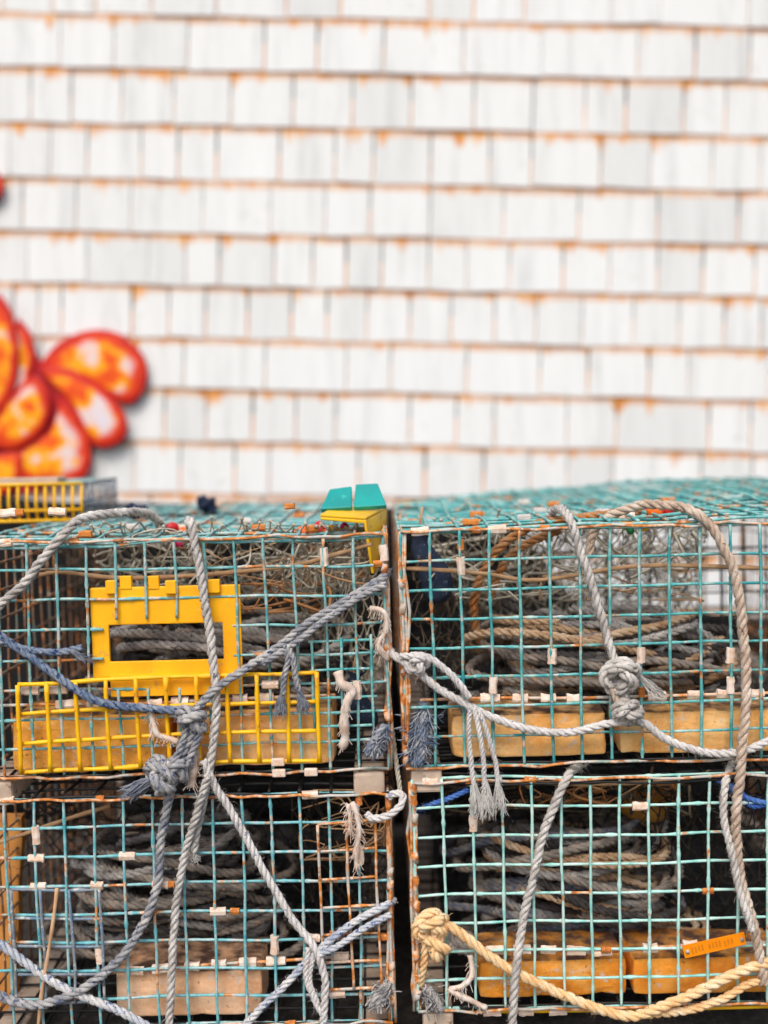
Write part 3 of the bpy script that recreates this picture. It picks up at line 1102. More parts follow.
# loose twine tangle in the upper part of each trap (part of the trap's own netting)
def tangle(key, x0, x1, y0, y1, Y0, Y1, count, mat, seed, r=.0014):
    rd = random.Random(seed)
    inv = TRAPS[key][2]
    b = MB()
    for k in range(count):
        x, y, Y = rd.uniform(x0, x1), rd.uniform(y0, y1), rd.uniform(Y0, Y1)
        pts = [inv @ P(x, y, Y)]
        for q in range(4):
            x = min(x1, max(x0, x + rd.gauss(6, 26)))
            y = min(y1, max(y0, y + rd.gauss(0, 15)))
            Y = min(Y1, max(Y0, Y + rd.gauss(0, .03)))
            pts.append(inv @ P(x, y, Y))
        s = spline(pts, .008)
        b.tube(s, r * rd.uniform(.7, 1.5), 4, cap=False)
    b.build('loose_twine', MATS[mat], TRAPS[key][0], kind='stuff')


tangle('UL', 100, 368, 530, 588, .05, .35, 60, 'twine_grey', 1)
tangle('UL', 180, 368, 540, 585, .03, .2, 12, 'twine_tan', 2, .0011)
tangle('UL', 225, 330, 584, 612, .04, .14, 9, 'rope_rusty', 3, .0018)
tangle('UR', 425, 700, 525, 600, .08, .4, 60, 'twine_grey', 4)
tangle('UR', 540, 700, 570, 600, .06, .2, 8, 'twine_tan', 5, .0011)
tangle('LL', 20, 380, 800, 830, .1, .4, 16, 'net_shade', 6)
tangle('LL', 300, 384, 790, 860, .02, .08, 18, 'twine_tan', 7, .001)
tangle('LR', 440, 690, 785, 815, .04, .3, 24, 'net_brown', 8)
tangle('LR', 520, 680, 784, 806, .03, .2, 20, 'rope_rusty', 9)

# ------------------------------------------------------------------ bricks lying in the traps


def brick(name_label, key, x0, x1, ytop, ybot, Y, mat, yaw=0, seed=0):
    rd = random.Random(seed)
    p0, p1 = P(x0, ybot, Y), P(x1, ytop, Y)
    inv, M = TRAPS[key][2], TRAPS[key][1]
    a, c = inv @ p0, inv @ p1
    L, Hh, Dp = c.x - a.x, c.z - .004, .092
    b = MB()
    nx, ny, nz = 12, 5, 4
    # a rounded, chipped block: grid of each face pushed in at the edges
    idx = {}

    def vert(i, j, k):
        key_ = (i, j, k)
        if key_ not in idx:
            p = Vector(((i / nx - .5) * L, (j / ny - .5) * Dp, k / nz * Hh))
            edges = (i in (0, nx)) + (j in (0, ny)) + (k in (0, nz))
            nrm = Vector(((i == nx) - (i == 0), (j == ny) - (j == 0), (k == nz) - (k == 0)))
            push = .0005 * rd.random() + (.0007 + .004 * max(0, noise.noise(p * 34 + Vector((seed, 0, 0))))) * (edges > 1) + .001 * (edges > 2)
            idx[key_] = len(b.v)
            b.v.append(p - nrm * push)
        return idx[key_]
    for i in range(nx):
        for k in range(nz):
            b.f.append([vert(i, 0, k), vert(i + 1, 0, k), vert(i + 1, 0, k + 1), vert(i, 0, k + 1)])
            b.f.append([vert(i, ny, k), vert(i, ny, k + 1), vert(i + 1, ny, k + 1), vert(i + 1, ny, k)])
        for j in range(ny):
            b.f.append([vert(i, j, nz), vert(i + 1, j, nz), vert(i + 1, j + 1, nz), vert(i, j + 1, nz)])
            b.f.append([vert(i, j, 0), vert(i, j + 1, 0), vert(i + 1, j + 1, 0), vert(i + 1, j, 0)])
    for j in range(ny):
        for k in range(nz):
            b.f.append([vert(0, j, k), vert(0, j, k + 1), vert(0, j + 1, k + 1), vert(0, j + 1, k)])
            b.f.append([vert(nx, j, k), vert(nx, j + 1, k), vert(nx, j + 1, k + 1), vert(nx, j, k + 1)])
    o = b.build('brick', MATS[mat], None, origin=Vector((0, 0, 0)), smooth=False)
    bv_ = o.modifiers.new('bevel', 'BEVEL'); bv_.width = .0028; bv_.segments = 2; bv_.limit_method = 'ANGLE'; bv_.angle_limit = R(50)
    o.matrix_world = M @ Matrix.Translation(((a.x + c.x) / 2, Y + Dp / 2, .0035)) @ Matrix.Rotation(R(yaw), 4, 'Z')
    tag(o, name_label, 'brick', 'bricks weighing down the traps')


brick('ochre pitted brick at the left behind the yellow mesh patch', 'UL', 12, 168, 712, 768, .014, 'brick_ochre', 0, 1)
brick('peach coloured brick at the right behind the yellow mesh patch', 'UL', 176, 334, 706, 764, .014, 'brick_peach', 0, 2)
brick('peach brick in the upper right trap beside its rusty left corner', 'UR', 452, 607, 711, 765, .016, 'brick_peach', 0, 3)
brick('peach brick in the upper right trap under the tan rope', 'UR', 621, 782, 708, 764, .016, 'brick_peach', -1, 4)
brick('pale brown brick in the lower left trap', 'LL', 116, 262, 969, 1018, .014, 'brick_pale', 0, 5)
brick('rusty orange brick in the mint trap beside the yellow rope knot', 'LR', 478, 627, 958, 1008, .018, 'brick_orange', 1, 6)
brick('rusty orange brick in the mint trap beneath the orange tag', 'LR', 633, 786, 955, 1007, .018, 'brick_orange', 0, 7)

# ------------------------------------------------------------------ coils of rope inside the traps


def coil(label, key, x0, x1, ytop, Yc, depth, mats, seed, loops=24, r=.0064):
    """a flung-down heap: every loop has its own centre, size and lean; a few bundles differ in colour"""
    rd = random.Random(seed)
    M, inv = TRAPS[key][1], TRAPS[key][2]
    a, c = inv @ P(x0, ytop, Yc), inv @ P(x1, ytop, Yc)
    ca = Vector(((a.x + c.x) / 2, Yc, 0))
    A, top = (c.x - a.x) / 2, a.z
    per, root = 8, None
    nb = len(mats)
    for bi, mat in enumerate(mats):
        pts = []
        cnt = loops // nb
        par = None
        for lp in range(cnt):
            f = (lp + rd.random() * .8) / cnt
            new = (rd.gauss(0, .16) * A, rd.gauss(0, .16) * depth, rd.uniform(.5, .98) * (1 - .2 * f), rd.gauss(0, .17), rd.gauss(0, .16),
                   .014 + f ** .8 * (top - .035), rd.uniform(-.6, .6), rd.uniform(.7, 1.1))
            old = par or new
            for i in range(per):
                t = i / per
                w = [o_ * (1 - t) + n_ * t for o_, n_ in zip(old, new)]
                an = 2 * math.pi * t + bi * 1.7
                ex, ey = A * w[2] * math.cos(an), depth * w[2] * w[7] * math.sin(an)
                z = w[5] + ex * w[3] + ey * w[4] + .010 * math.sin(2 * an + w[6] * 5)
                q_ = ca + Vector((w[0] + ex, w[1] + ey, max(z, .010)))
                q_.y = max(q_.y, .130 if q_.z < .085 else .030)       # behind the bricks, or piled up over them
                pts.append(M @ q_)
            par = new
        b = MB()
        lay_rope(b, spline(pts, .0066), r * rd.uniform(.9, 1.05), n=5, fuzz=.35, pitch=r * 6)
        if root is None:
            root = b.build('rope_coil', MATS[mat])
            tag(root, label, 'rope')
        else:
            b.build('coil_bundle', MATS[mat], root, origin=root.location.copy(), offset=Vector((0, 0, 0)))


coil('heap of grey and tan rope coiled in the upper right trap', 'UR', 456, 742, 604, .145, .11, ['rope_coil_light', 'rope_coil_shade', 'rope_coil', 'rope_coil_tan', 'rope_coil_light'], 11, 55)
coil('dark grey rope coil seen through the yellow escape vent', 'UL', 104, 350, 614, .15, .12, ['rope_coil_light', 'rope_coil', 'rope_coil_shade'], 12, 42)
coil('rope coil coloured darker for the shade in the lower left trap', 'LL', 62, 296, 818, .16, .12, ['rope_coil', 'rope_coil_shade', 'rope_coil_light', 'rope_coil'], 13, 48)
coil('mixed blue and tan rope coil in the mint lower right trap', 'LR', 446, 690, 810, .15, .12, ['rope_coil_light', 'rope_coil_mixed', 'rope_coil_tan', 'rope_coil', 'rope_coil_shade'], 14, 55)

# ------------------------------------------------------------------ ropes slung over the traps


def rope(label, pts, r, mat, name='rope', group=None, step=.0021, knots=(), tassels=(), fuzz=1.6, parts=()):
    b = MB()
    r *= .80
    lay_rope(b, spline([P(*p) for p in pts], step), r, fuzz=fuzz, ridge=True)
    o = b.build(name, MATS[mat])
    tag(o, label, 'rope', group)
    org = o.location.copy()

    def child(nm, mb_, m_):
        ch = mb_.build(nm, MATS[m_], o, origin=org, offset=Vector((0, 0, 0)))
        return ch
    for kn in knots:
        (x, y, Y), axis, Rk, rk, p_, q_, sd_ = kn[:7]
        kb = MB()
        lay_rope(kb, knot_path(P(x, y, Y), axis, Rk, rk, p_, q_, seed=sd_), rk, n=5, fuzz=1.4, ridge=True)
        child('knot', kb, kn[7] if len(kn) > 7 else mat)
    for ts in tassels:
        (s, e, sp, nn, rr_, m_) = ts
        tb = MB()
        tassel(tb, P(*s), P(*e), sp, nn, rr_, seed=nn)
        child('frayed_end', tb, m_)
    for extra in parts:
        eb = MB()
        lay_rope(eb, spline([P(*p) for p in extra[0]], step), extra[1] * .80, fuzz=fuzz, ridge=True)
        child('strand', eb, extra[2])
    return o


F = -.010
# upper left trap
rope('grey rope hanging straight down over the yellow escape vent', [(193, 560, .05), (191, 538, .03), (189, 524, .012), (190, 522, -.004), (194, 540, F), (203, 590, F - .004), (212, 650, F - .006), (216, 700, -.022),
      (212, 750, -.022), (205, 790, -.018), (198, 822, F), (194, 852, F)], .0070, 'rope_grey',
     tassels=[((194, 848, F), (196, 860, F), .006, 26, .0006, 'fray_grey')])
rope('grey rope sloping across the top left corner of the upper left trap', [(-40, 640, F), (0, 604, F - .002), (22, 585, F - .002), (45, 556, F - .002), (66, 532, F - .002), (84, 519, .012), (120, 513, .05), (142, 513, .10), (158, 522, .13), (166, 545, .13)],
     .0074, 'rope_grey')
rope('blue rope sagging from the left edge to the big knot on the yellow mesh', [(-30, 615, F), (0, 634, F), (40, 664, F - .003), (80, 692, -.02), (112, 705, -.022), (150, 709, -.024), (186, 711, -.024)],
     .0066, 'rope_blue', parts=[([(-30, 640, F), (0, 641, F), (30, 650, F), (60, 652, F + .004), (82, 648, F + .006)], .0058, 'rope_blue')],
     tassels=[((70, 650, F), (88, 658, F), .010, 40, .0006, 'fray_dark')])
rope('doubled blue grey rope rising from the big knot to the top right corner', [(192, 713, -.026), (214, 690, -.026), (240, 672, -.022), (275, 649, F - .004), (310, 622, F - .002), (345, 600, F - .002), (380, 580, F), (389, 572, .02)],
     .0064, 'rope_bluegrey', parts=[([(262, 664, F - .008), (300, 640, F - .012), (330, 616, F - .010), (360, 596, F - .008), (386, 584, F - .004)], .0056, 'rope_bluegrey'),
                                    ([(286, 645, F - .012), (288, 660, F - .014), (284, 680, F - .014), (283, 695, F - .014)], .0048, 'rope_bluegrey'),
                                    ([(288, 645, F - .012), (293, 660, F - .014), (296, 680, F - .014), (300, 692, F - .014)], .0048, 'rope_bluegrey')],
     tassels=[((283, 690, F - .014), (280, 712, F - .014), .009, 60, .0006, 'fray_dark'), ((299, 688, F - .014), (304, 708, F - .014), .009, 60, .0006, 'fray_dark')])
rope('thick knotted blue grey rope falling from the big knot into a loop at bottom left', [(196, 712, -.028), (192, 735, -.03), (180, 760, -.03), (172, 785, -.026), (166, 810, -.02), (160, 850, -.016), (156, 890, -.014), (140, 930, -.014), (112, 966, -.014), (75, 992, -.014),
      (40, 1004, -.014), (10, 1000, -.014), (-20, 984, -.012)], .0072, 'rope_bluegrey',
     knots=[((192, 720, -.030), (.3, .6, 1), .0135, .0062, 2, 3, 3), ((160, 776, -.030), (.9, .5, .3), .0165, .0062, 3, 4, 5), ((178, 770, -.028), (.2, 1, .6), .0125, .0060, 2, 3, 8)],
     parts=[([(188, 722, -.034), (182, 745, -.036), (172, 768, -.036)], .0056, 'rope_bluegrey'), ([(202, 722, -.03), (196, 745, -.034), (184, 770, -.034)], .0056, 'rope_bluegrey')],
     tassels=[((158, 775, -.03), (128, 792, -.03), .013, 130, .0007, 'fray_dark')])
rope('light grey rope dropping straight to the bottom edge of the lower left trap', [(208, 775, -.03), (196, 815, -.022), (184, 860, -.016), (176, 910, -.016), (172, 960, -.018), (170, 1010, -.018), (169, 1050, -.018)],
     .0064, 'rope_grey')
rope('pale rope slanting down to the right across the lower left trap', [(204, 760, -.026), (214, 785, -.022), (236, 820, -.016), (262, 868, -.014), (290, 915, -.014), (312, 945, -.018), (324, 975, -.020), (324, 1005, -.020), (318, 1045, -.018)],
     .0064, 'rope_white', parts=[([(308, 948, -.016), (306, 975, -.02), (314, 1000, -.022), (322, 1015, -.022)], .0044, 'rope_white'), ([(314, 950, -.016), (310, 980, -.02), (318, 1004, -.022)], .0040, 'rope_white')])
rope('pale blue doubled rope at the bottom right corner of the lower left trap', [(394, 900, .01), (384, 906, F), (360, 918, F - .004), (335, 936, F - .006), (310, 958, F - .004), (285, 985, F - .004), (255, 1014, F - .004), (225, 1045, F - .004)],
     .0060, 'rope_bluewhite', parts=[([(390, 915, F), (365, 928, F - .008), (340, 945, F - .01), (318, 955, F - .01)], .0054, 'rope_bluewhite')])
rope('pale blue rope crossing the bottom left corner of the lower left trap', [(-30, 928, F), (0, 945, F - .002), (30, 966, F - .002), (60, 986, F - .002), (100, 1003, F - .002), (140, 1022, F - .002), (180, 1044, F)],
     .0068, 'rope_bluewhite')
rope('white bent cord hooked round the corner of the lower left trap', [(366, 814, -.014), (374, 818, -.018), (388, 815, -.020), (400, 805, -.018), (402, 795, -.014), (394, 793, -.010), (388, 797, -.006)], .0060, 'rope_white', fuzz=.4)
rope('thin grey green line hanging in the gap between the two columns', [(388, 700, .03), (393, 740, .02), (398, 775, .01), (401, 800, .0)], .0040, 'twine_grey', fuzz=.3)

# upper right trap
rope('grey rope dropping from the top into a bulky knot on the upper right trap', [(548, 540, .10), (552, 514, .07), (560, 509, .035), (566, 514, .004), (572, 525, F), (584, 560, F - .002), (598, 605, F - .002), (608, 640, F - .004), (618, 668, F - .006)],
     .0070, 'rope_grey', knots=[((620, 676, -.020), (.5, .8, .3), .0165, .0064, 3, 4, 21), ((628, 712, -.020), (.2, .6, 1), .0135, .0060, 3, 5, 22)],
     parts=[([(618, 680, -.02), (624, 695, -.024), (628, 712, -.02)], .0064, 'rope_grey'), ([(612, 684, -.02), (616, 698, -.024), (624, 712, -.02)], .0056, 'rope_tan')],
     tassels=[((636, 672, -.018), (660, 694, -.018), .010, 34, .0006, 'fray_grey')])
rope('white rope sagging along the bricks of the upper right trap', [(388, 648, .012), (398, 658, F), (416, 670, F - .004), (440, 690, F - .004), (466, 704, F - .006), (492, 718, F - .004), (530, 730, F - .004), (570, 733, F - .004), (610, 724, F - .006),
      (642, 722, F - .006), (665, 738, F - .004), (700, 752, F - .004), (740, 752, F - .004), (775, 738, F), (800, 730, F)], .0064, 'rope_white',
     knots=[((418, 664, -.016), (.4, .7, .2), .0105, .0050, 2, 3, 31)],
     parts=[([(400, 656, F - .006), (425, 656, F - .012), (448, 672, F - .012), (470, 698, F - .012)], .0058, 'rope_white'),
            ([(470, 706, F - .01), (469, 730, F - .012), (471, 760, F - .012), (474, 790, F - .012)], .0040, 'rope_white'),
            ([(474, 708, F - .01), (480, 735, F - .014), (484, 765, F - .014), (484, 790, F - .014)], .0040, 'rope_white'),
            ([(478, 710, F - .01), (488, 735, F - .012), (496, 765, F - .012), (498, 785, F - .012)], .0040, 'rope_white')],
     tassels=[((474, 780, -.024), (478, 810, -.024), .012, 60, .0006, 'fray_grey'), ((486, 778, -.024), (486, 812, -.024), .013, 70, .0006, 'fray_grey'), ((497, 776, -.024), (500, 808, -.024), .010, 50, .0006, 'fray_grey')])
rope('thick tan rope arching over the top and hanging down at the right edge', [(588, 556, .06), (592, 536, .06), (606, 518, .05), (632, 507, .03), (662, 504, .008), (690, 510, -.006), (712, 528, F - .002), (728, 556, F - .004), (738, 590, F - .004), (743, 630, F - .004),
      (746, 680, F - .008), (744, 730, F - .014), (740, 775, F - .014), (736, 820, F - .010), (738, 860, F - .006), (748, 905, F - .008), (758, 945, F - .008), (764, 985, F - .006)], .0078, 'rope_tan')
rope('grey brown rope twisting beside the tan rope on the mint trap', [(738, 758, .05), (731, 766, .02), (726, 780, -.006), (724, 795, F - .002), (724, 820, F - .004), (730, 848, F - .010), (738, 880, F - .012), (744, 905, F - .016), (752, 930, F - .016)], .0062, 'rope_grey')
rope('rusty brown rope looped inside the upper right trap near its left end', [(478, 640, .12), (474, 610, .10), (482, 575, .08), (502, 545, .07), (530, 527, .06), (560, 520, .06), (600, 516, .08), (640, 512, .10)], .0076, 'rope_rusty',
     parts=[([(490, 600, .11), (500, 570, .10), (524, 545, .09), (560, 530, .08)], .0070, 'rope_rusty')])
# lower right trap
rope('grey rope hanging down the front of the mint lower right trap', [(585, 764, .06), (576, 768, .03), (568, 776, -.004), (554, 805, F - .002), (542, 840, F - .002), (532, 880, F - .002), (522, 925, F - .002), (516, 970, -.026), (513, 1010, -.026), (512, 1050, -.024)], .0070, 'rope_grey')
rope('yellow tan rope knotted round the corner of the mint lower right trap', [(424, 915, -.01), (436, 924, -.020), (455, 930, -.020), (490, 956, -.018), (525, 977, -.018), (560, 994, -.016), (600, 1010, -.016), (635, 1016, -.016), (670, 1004, -.018),
      (705, 988, -.018), (740, 972, -.018), (780, 958, -.016), (810, 950, -.01)], .0082, 'rope_yellow',
     knots=[((430, 926, -.016), (.2, .9, .5), .0160, .0062, 3, 4, 41), ((436, 944, -.018), (.8, .4, .3), .0125, .0066, 2, 3, 42)],
     parts=[([(636, 1016, -.014), (680, 1012, -.012), (720, 1000, -.012), (750, 984, -.012), (790, 975, -.010)], .0066, 'rope_yellow'),
            ([(426, 940, -.016), (424, 962, -.014), (421, 978, -.006), (420, 986, .004)], .0060, 'rope_yellow')])
rope('bright blue rope end poking through the mint trap below the frayed tassel', [(415, 810, .03), (432, 804, .01), (450, 798, .0), (468, 790, .004)], .0042, 'rope_brightblue')
rope('bright blue rope behind the tan rope at the right edge', [(716, 778, .004), (735, 792, .004), (755, 800, .004), (785, 806, .006)], .0046, 'rope_brightblue',
     parts=[([(716, 780, .01), (740, 790, .006), (752, 806, .006), (780, 800, .008)], .0040, 'rope_brightblue')])


# frayed tufts at the trap corners
def tuft(label, s, e, sp, nn, mat, parts=()):
    """a rope end teased out into a ragged lump of yarn"""
    rd = random.Random(int(s[0] * 7 + s[1]))
    b = MB()
    a, c = P(*s), P(*e)
    ax = c - a
    for k in range(nn):
        t0 = rd.uniform(0, .7)
        p = a + ax * t0 + Vector((rd.gauss(0, sp * .35), rd.gauss(0, sp * .3), rd.gauss(0, sp * .3)))
        d = (ax.normalized() + Vector((rd.gauss(0, .55), rd.gauss(0, .4), rd.gauss(0, .45)))).normalized()
        pts = [p]
        for q in range(5):
            d = (d + Vector((rd.gauss(0, .35), rd.gauss(0, .3), rd.gauss(-.08, .3)))).normalized()
            pts.append(pts[-1] + d * ax.length * rd.uniform(.05, .10))
        b.tube(pts, .0010, 3, radii=[.0012 * rd.uniform(.6, 1.3)] * 5 + [.0004], cap=False)
    for k in range(4):
        off = Vector((rd.gauss(0, sp * .4), rd.gauss(0, sp * .2), 0))
        lay_rope(b, spline([a + off * .3 - ax * .1, a + off + ax * .3, a + ax * .65 + off * 1.2, a + ax * .95 + off * .8], .003), .0046, n=5, fuzz=2)
    o = b.build('frayed_rope_end', MATS[mat])
    tag(o, label, 'rope', 'frayed rope ends at the trap corners')


tuft('blue white frayed rope end at the bottom right corner of the upper left trap', (384, 728, -.014), (370, 756, -.018), .012, 190, 'fray_tuft')
tuft('blue grey frayed rope end in the bottom left corner of the upper right trap', (423, 705, .012), (416, 768, -.012), .011, 200, 'fray_tuft')
tuft('grey frayed rope end at the bottom right corner of the lower left trap', (386, 985, -.01), (374, 1008, -.012), .014, 170, 'fray_tuft2')
tuft('grey frayed rope end at the bottom left corner of the mint lower right trap', (428, 990, -.006), (438, 1012, -.012), .014, 170, 'fray_tuft2')


# white rags tied on
def rag(label, pts, r, mat='rag_white'):
    b = MB()
    s = spline([P(*p) for p in pts], .004)
    b.tube(s, r, 7, radii=[r * (.65 + .8 * abs(noise.noise(p * 70)) + .25) for p in s])
    for k in range(60):
        i = random.randrange(len(s))
        d = Vector((random.uniform(-1, 1), random.uniform(-1, .2), random.uniform(-1, .4)))
        b.tube([s[i], s[i] + d * .006, s[i] + d * .010 + Vector((0, 0, -.004))], .0005, 3, cap=False)
    o = b.build('rag_tie', MATS[mat])
    tag(o, label, 'rag', 'ragged ties on the mesh')


rag('white knotted rag tie right of the yellow mesh patch', [(338, 672, -.012), (342, 684, -.018), (352, 690, -.014), (347, 702, -.018), (344, 720, -.016), (345, 738, -.012), (342, 748, -.010)], .0058)
rag('short white rag hanging below the big rope knot', [(186, 742, -.016), (194, 752, -.018), (193, 768, -.018), (191, 786, -.016)], .0062)
rag('cream rag tie crossing the left brick under the blue rope', [(150, 700, -.012), (152, 718, -.016), (157, 734, -.018), (168, 738, -.018), (178, 742, -.018)], .0034)
rag('longer cream rag strip dangling near the top right of the lower left trap', [(352, 802, -.008), (357, 815, -.012), (359, 832, -.012), (356, 850, -.012), (357, 870, -.010)], .0034)
rag('shorter cream rag strip left of the longer one on the lower left trap', [(348, 804, -.008), (350, 818, -.012), (350, 834, -.012)], .0030)
rag('pale rag strip tied at the bottom left of the mint trap beside its brick', [(470, 955, -.006), (472, 975, -.010), (462, 986, -.012), (450, 990, -.012), (470, 1000, -.014), (486, 1008, -.012)], .0034)
rag('cream rag loops on the right edge of the upper left trap', [(370, 608, -.010), (384, 612, -.014), (386, 630, -.012), (378, 645, -.012), (388, 660, -.010)], .0034)

# limp bait bags tied inside the traps
def bait_bag(label, x, y, Y, w, h, mat, seed):
    b = MB()
    c = P(x, y, Y)
    nj, ni = 14, 16
    for j in range(nj + 1):
        t = j / nj
        rad = w * (math.sin(math.pi * min(1, .06 + t * .94)) ** .6) * (.55 + .55 * (1 - t)) if t < .86 else w * (.16 + .35 * (t - .86) / .14)
        for i in range(ni):
            an = 2 * math.pi * i / ni
            d = Vector((math.cos(an), math.sin(an) * .55, 0))
            fold = 1 + .22 * noise.noise(Vector((d.x * 2.5 + seed, d.y * 2.5, t * 3))) + .10 * math.sin(an * 5 + seed)
            b.v.append(c + d * rad * fold + Vector((.012 * math.sin(t * 4 + seed), 0, (t - .5) * h)))
    for j in range(nj):
        for i in range(ni):
            i2 = (i + 1) % ni
            b.f.append([j * ni + i, j * ni + i2, (j + 1) * ni + i2, (j + 1) * ni + i])
    b.f.append(list(range(ni))[::-1])
    o = b.build('bait_bag', MATS[mat])
    tag(o, label, 'bait bag')
    kb = MB()
    tz = c + Vector((.012 * math.sin(.86 * 4 + seed), 0, .36 * h))
    ring = [tz + Vector((math.cos(a_) * w * .2, math.sin(a_) * w * .14, 0)) for a_ in [k * .5236 for k in range(13)]]
    kb.tube(ring + [tz + Vector((0, -.002, h * .2)), tz + Vector((.004, 0, h * .45))], .0018, 5)
    kb.build('drawstring', MATS['twine_tan'], o, origin=o.location.copy(), offset=Vector((0, 0, 0)))


plain_mat('bag_navy', S(24, 34, 52), S(44, 56, 78), 60, .9, .6, S(110, 120, 138))
plain_mat('bag_ochre', S(150, 100, 36), S(186, 132, 52), 60, .9, .6, S(110, 84, 44))
plain_mat('plank_ochre', S(168, 108, 46), S(196, 134, 66), 30, .85, .5, S(120, 76, 40))
bait_bag('navy blue limp bait bag in the left end of the upper right trap', 428, 566, .10, .026, .10, 'bag_navy', 1)
bait_bag('navy blue bait bag at the bottom right inside the upper left trap', 360, 700, .06, .024, .075, 'bag_navy', 2)
bait_bag('ochre bait bag near the top of the mint lower right trap', 648, 800, .14, .040, .06, 'bag_ochre', 3)
b = MB()
c0, c1 = P(2, 1010, .10), P(10, 815, .16)
for k in range(9):
    t = k / 8
    c = c0.lerp(c1, t)
    ww, hh = .020 + .0015 * math.sin(k * 2.1), .008
    b.v += [c + Vector((-ww, -hh, 0)), c + Vector((ww, -hh, 0)), c + Vector((ww, hh, 0)), c + Vector((-ww, hh, 0))]
for k in range(8):
    for q in range(4):
        q2 = (q + 1) % 4
        b.f.append([k * 4 + q, k * 4 + q2, k * 4 + 4 + q2, k * 4 + 4 + q])
b.f += [[3, 2, 1, 0], [32, 33, 34, 35]]
tag(b.build('plank', MATS['plank_ochre'], smooth=False), 'ochre wooden plank leaning inside the lower left trap at the left edge', 'plank')
# thin stick leaning through the lower left trap
b = MB()
s = spline([P(57, 888, -.006), P(54, 915, -.010), (P(48, 955, -.012)), P(42, 990, -.012), P(38, 1030, -.010)], .008)
b.tube(s, .0030, 6, radii=[.0026 + .0008 * noise.noise(p * 50) for p in s])
tag(b.build('stick', MATS['stick_wood']), 'thin pale wooden stick leaning on the grey patched mesh at lower left', 'stick')

# ------------------------------------------------------------------ yellow bent plate with teal flaps on the upper left trap's back corner
PLY = .10
root = bpy.data.objects.new('bent_plate', None); COL.objects.link(root)
pb = P(352, 516, PLY)
root.location = pb
tag(root, 'bent yellow plate with two teal flaps over the right corner of the upper left trap', 'plate')


def slab(name, pix, mat, th, parent, normal=None):
    q = [P(*p) - pb for p in pix]
    nn = normal or (q[1] - q[0]).cross(q[2] - q[1]).normalized()
    b_ = MB()
    for sgn in (0, 1):
        b_.v += [p + nn * th * sgn for p in q]
    m_ = len(q)
    b_.f = [list(range(m_))[::-1], [m_ + k for k in range(m_)]] + [[k, (k + 1) % m_, m_ + (k + 1) % m_, m_ + k] for k in range(m_)]
    o = b_.build(name, MATS[mat], parent, origin=Vector((0, 0, 0)), smooth=False)
    bv_ = o.modifiers.new('bevel', 'BEVEL'); bv_.width = .0015; bv_.segments = 2
    return o


slab('top_strip', [(320, 517, .06), (366, 520, .03), (387, 509, .16), (334, 509, .14)], 'yellow_panel', .004, root)
slab('side_plate', [(366, 520, .03), (387, 509, .16), (387, 556, .16), (374, 574, .03)], 'yellow_panel', .004, root)
slab('front_lip', [(320, 517, .06), (366, 520, .03), (366, 524, .03), (320, 520, .06)], 'yellow_panel', .003, root)
slab('teal_flap', [(321, 513, .10), (352, 511, .10), (352, 490, .13), (330, 493, .13)], 'teal_plastic', .008, root)
slab('teal_flap', [(354, 511, .10), (387, 509, .10), (378, 487, .13), (356, 488, .13)], 'teal_plastic', .008, root)


# ------------------------------------------------------------------ strings of small coloured floats in the traps
def float_string(label, pts, items):
    b = MB()
    lay_rope(b, spline([P(*p) for p in pts], .005), .0030, fuzz=.5)
    o = b.build('float_string', MATS['rope_coil'])
    tag(o, label, 'floats')
    org = o.location.copy()
    for k, (x, y, Y, rr, m_) in enumerate(items):
        fb = MB()
        c = P(x, y, Y)
        prof = [(-1, .25), (-.85, .62), (-.4, .95), (.15, 1), (.6, .8), (.9, .45), (1, .2)]
        ax = Vector((math.cos(k * 1.9), .4, math.sin(k * 1.3))).normalized()
        rr *= .7
        fb.tube([c + ax * (t * rr * 1.35) for t, _ in prof], rr, 12, radii=[rr * w for _, w in prof])
        fb.build('float', MATS[m_], o, origin=org, offset=Vector((0, 0, 0)))


float_string('string of small red, green and yellow floats near the hanging grey rope', [(160, 522, .12), (175, 534, .16), (188, 538, .16), (205, 534, .14)],
             [(172, 527, .14, .010, 'float_red'), (184, 534, .14, .011, 'float_orange'), (179, 543, .14, .009, 'float_pink'), (191, 530, .16, .010, 'float_green'), (202, 540, .15, .011, 'float_yellow')])
float_string('string of orange, red and pink floats next to the bent yellow plate', [(296, 530, .10), (312, 530, .12), (330, 530, .12), (350, 530, .10)],
             [(304, 534, .11, .016, 'float_orange'), (320, 528, .11, .011, 'float_red'), (328, 534, .10, .009, 'float_orange'), (334, 530, .09, .009, 'float_yellow'), (345, 529, .10, .010, 'float_pink')])
float_string('string of yellow, green and red floats under the tan rope arch', [(618, 526, .06), (634, 526, .07), (655, 520, .08), (676, 520, .10)],
             [(627, 525, .06, .011, 'float_yellow'), (630, 529, .05, .008, 'float_green'), (642, 525, .07, .011, 'float_yellow'), (655, 513, .09, .014, 'float_orange'), (668, 512, .10, .011, 'float_red'), (657, 524, .08, .009, 'float_red')])


# dark knots and a wire tray on top of the upper left trap
def top_z(key, x, Y):
    M = TRAPS[key][1]; H = TRAPS[key][4]
    q = M @ Vector((0, 0, H)); xa = M.to_3x3() @ Vector((1, 0, 0))
    return q.z + (x - q.x) * xa.z / xa.x


for lab, x, y, Y in (('dark navy rope knot on the back of the upper left trap', 207, 500, .52), ('dark navy rope knot beside the yellow wire tray', 138, 508, .36)):
    c = P(x, y, Y); c.z = top_z('UL', c.x, Y) + .014
    b = MB()
    lay_rope(b, knot_path(c, (.2, .3, 1), .012, .006, 2, 3, seed=int(x)), .0062, n=5)
    tag(b.build('rope_knot', MATS['navy_plastic']), lab, 'rope')

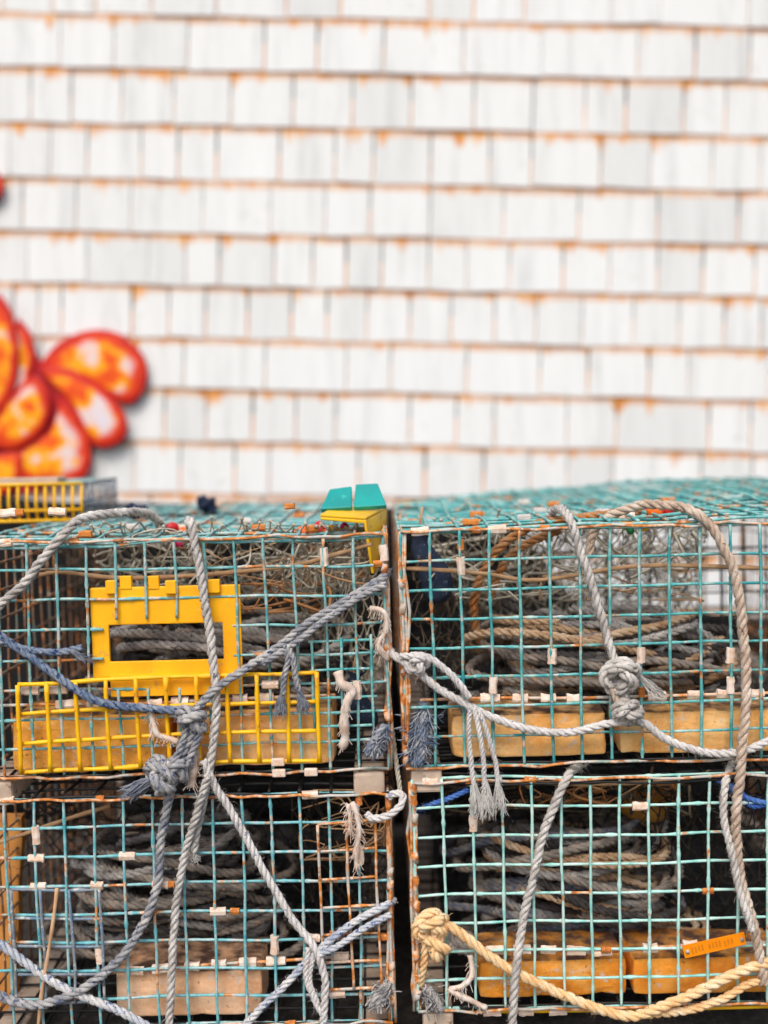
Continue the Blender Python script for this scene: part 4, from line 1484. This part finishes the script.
c0 = P(14, 508, .36); c1 = P(83, 505, .36)
zt = top_z('UL', c0.x, .36) + .004
tray = bpy.data.objects.new('wire_tray', None); COL.objects.link(tray)
tray.location = (c0.x, .36, zt)
tray.rotation_euler = (0, R(-1.4), 0)
tag(tray, 'low wire tray with yellow barred front on top of the upper left trap', 'tray')
tw = .108 * 2.0; tl = c1.x - c0.x; th = .058
b = MB()
X0 = tl - .24
for k in range(17):
    x = tl - .0145 * k
    b.tube([Vector((x, 0, 0)), Vector((x - .001, -.003, th * .5)), Vector((x, 0, th))], .0024, 6)
for z in (0, th * .28, th):
    b.tube([Vector((X0, -.002, z)), Vector((tl, -.002, z))], .0026, 6)
b.build('front_mesh', MATS['yellow_wire'], tray)
for x in (tl, X0):
    b = MB()
    for k in range(15):
        b.tube([Vector((x, .016 * k, 0)), Vector((x, .016 * k, th))], .0016, 5)
    for z in (0, th * .5, th):
        b.tube([Vector((x, 0, z)), Vector((x, .228, z))], .0018, 5)
    b.build('side_mesh', MATS['wire_grey'], tray)
b = MB()
for k in range(15):
    b.tube([Vector((X0, .016 * k, th)), Vector((tl, .016 * k, th))], .0018, 5)
b.build('top_mesh', MATS['wire_teal_a'], tray)
b = MB()
b.box((X0 + .10, .03, th + .006), (.20, .05, .008))
o = b.build('lid_board', MATS['runner_wood'], tray, smooth=False)

# ------------------------------------------------------------------ added black sheet standing in for the shade behind the traps
b = MB()
nu, nv = 60, 26
a_z = gz + .01
for j in range(nv + 1):
    for i in range(nu + 1):
        x = -.95 + 1.9 * i / nu
        f_ = min(1, max(0, (x - .22) / .2))
        topz = .665 - .20 * f_ * f_ * (3 - 2 * f_) + .012 * noise.noise(Vector((x * 3, 0, 4)))
        z = a_z + (topz - a_z) * j / nv
        y = .80 + .020 * math.sin(x * 22 + 2 * noise.noise(Vector((x * 3, z * 3, 1)))) + .012 * noise.noise(Vector((x * 8, z * 6, 2)))
        b.v.append(Vector((x, y, z - .021 * x)))
for j in range(nv):
    for i in range(nu):
        k = j * (nu + 1) + i
        b.f.append([k, k + 1, k + nu + 2, k + nu + 1])
o = b.build('shade_sheet', MATS['shade_black'])
so_ = o.modifiers.new('thick', 'SOLIDIFY'); so_.thickness = .0015
tag(o, 'added black sheet standing in for the shade behind the stacked wire traps', 'shade_sheet')
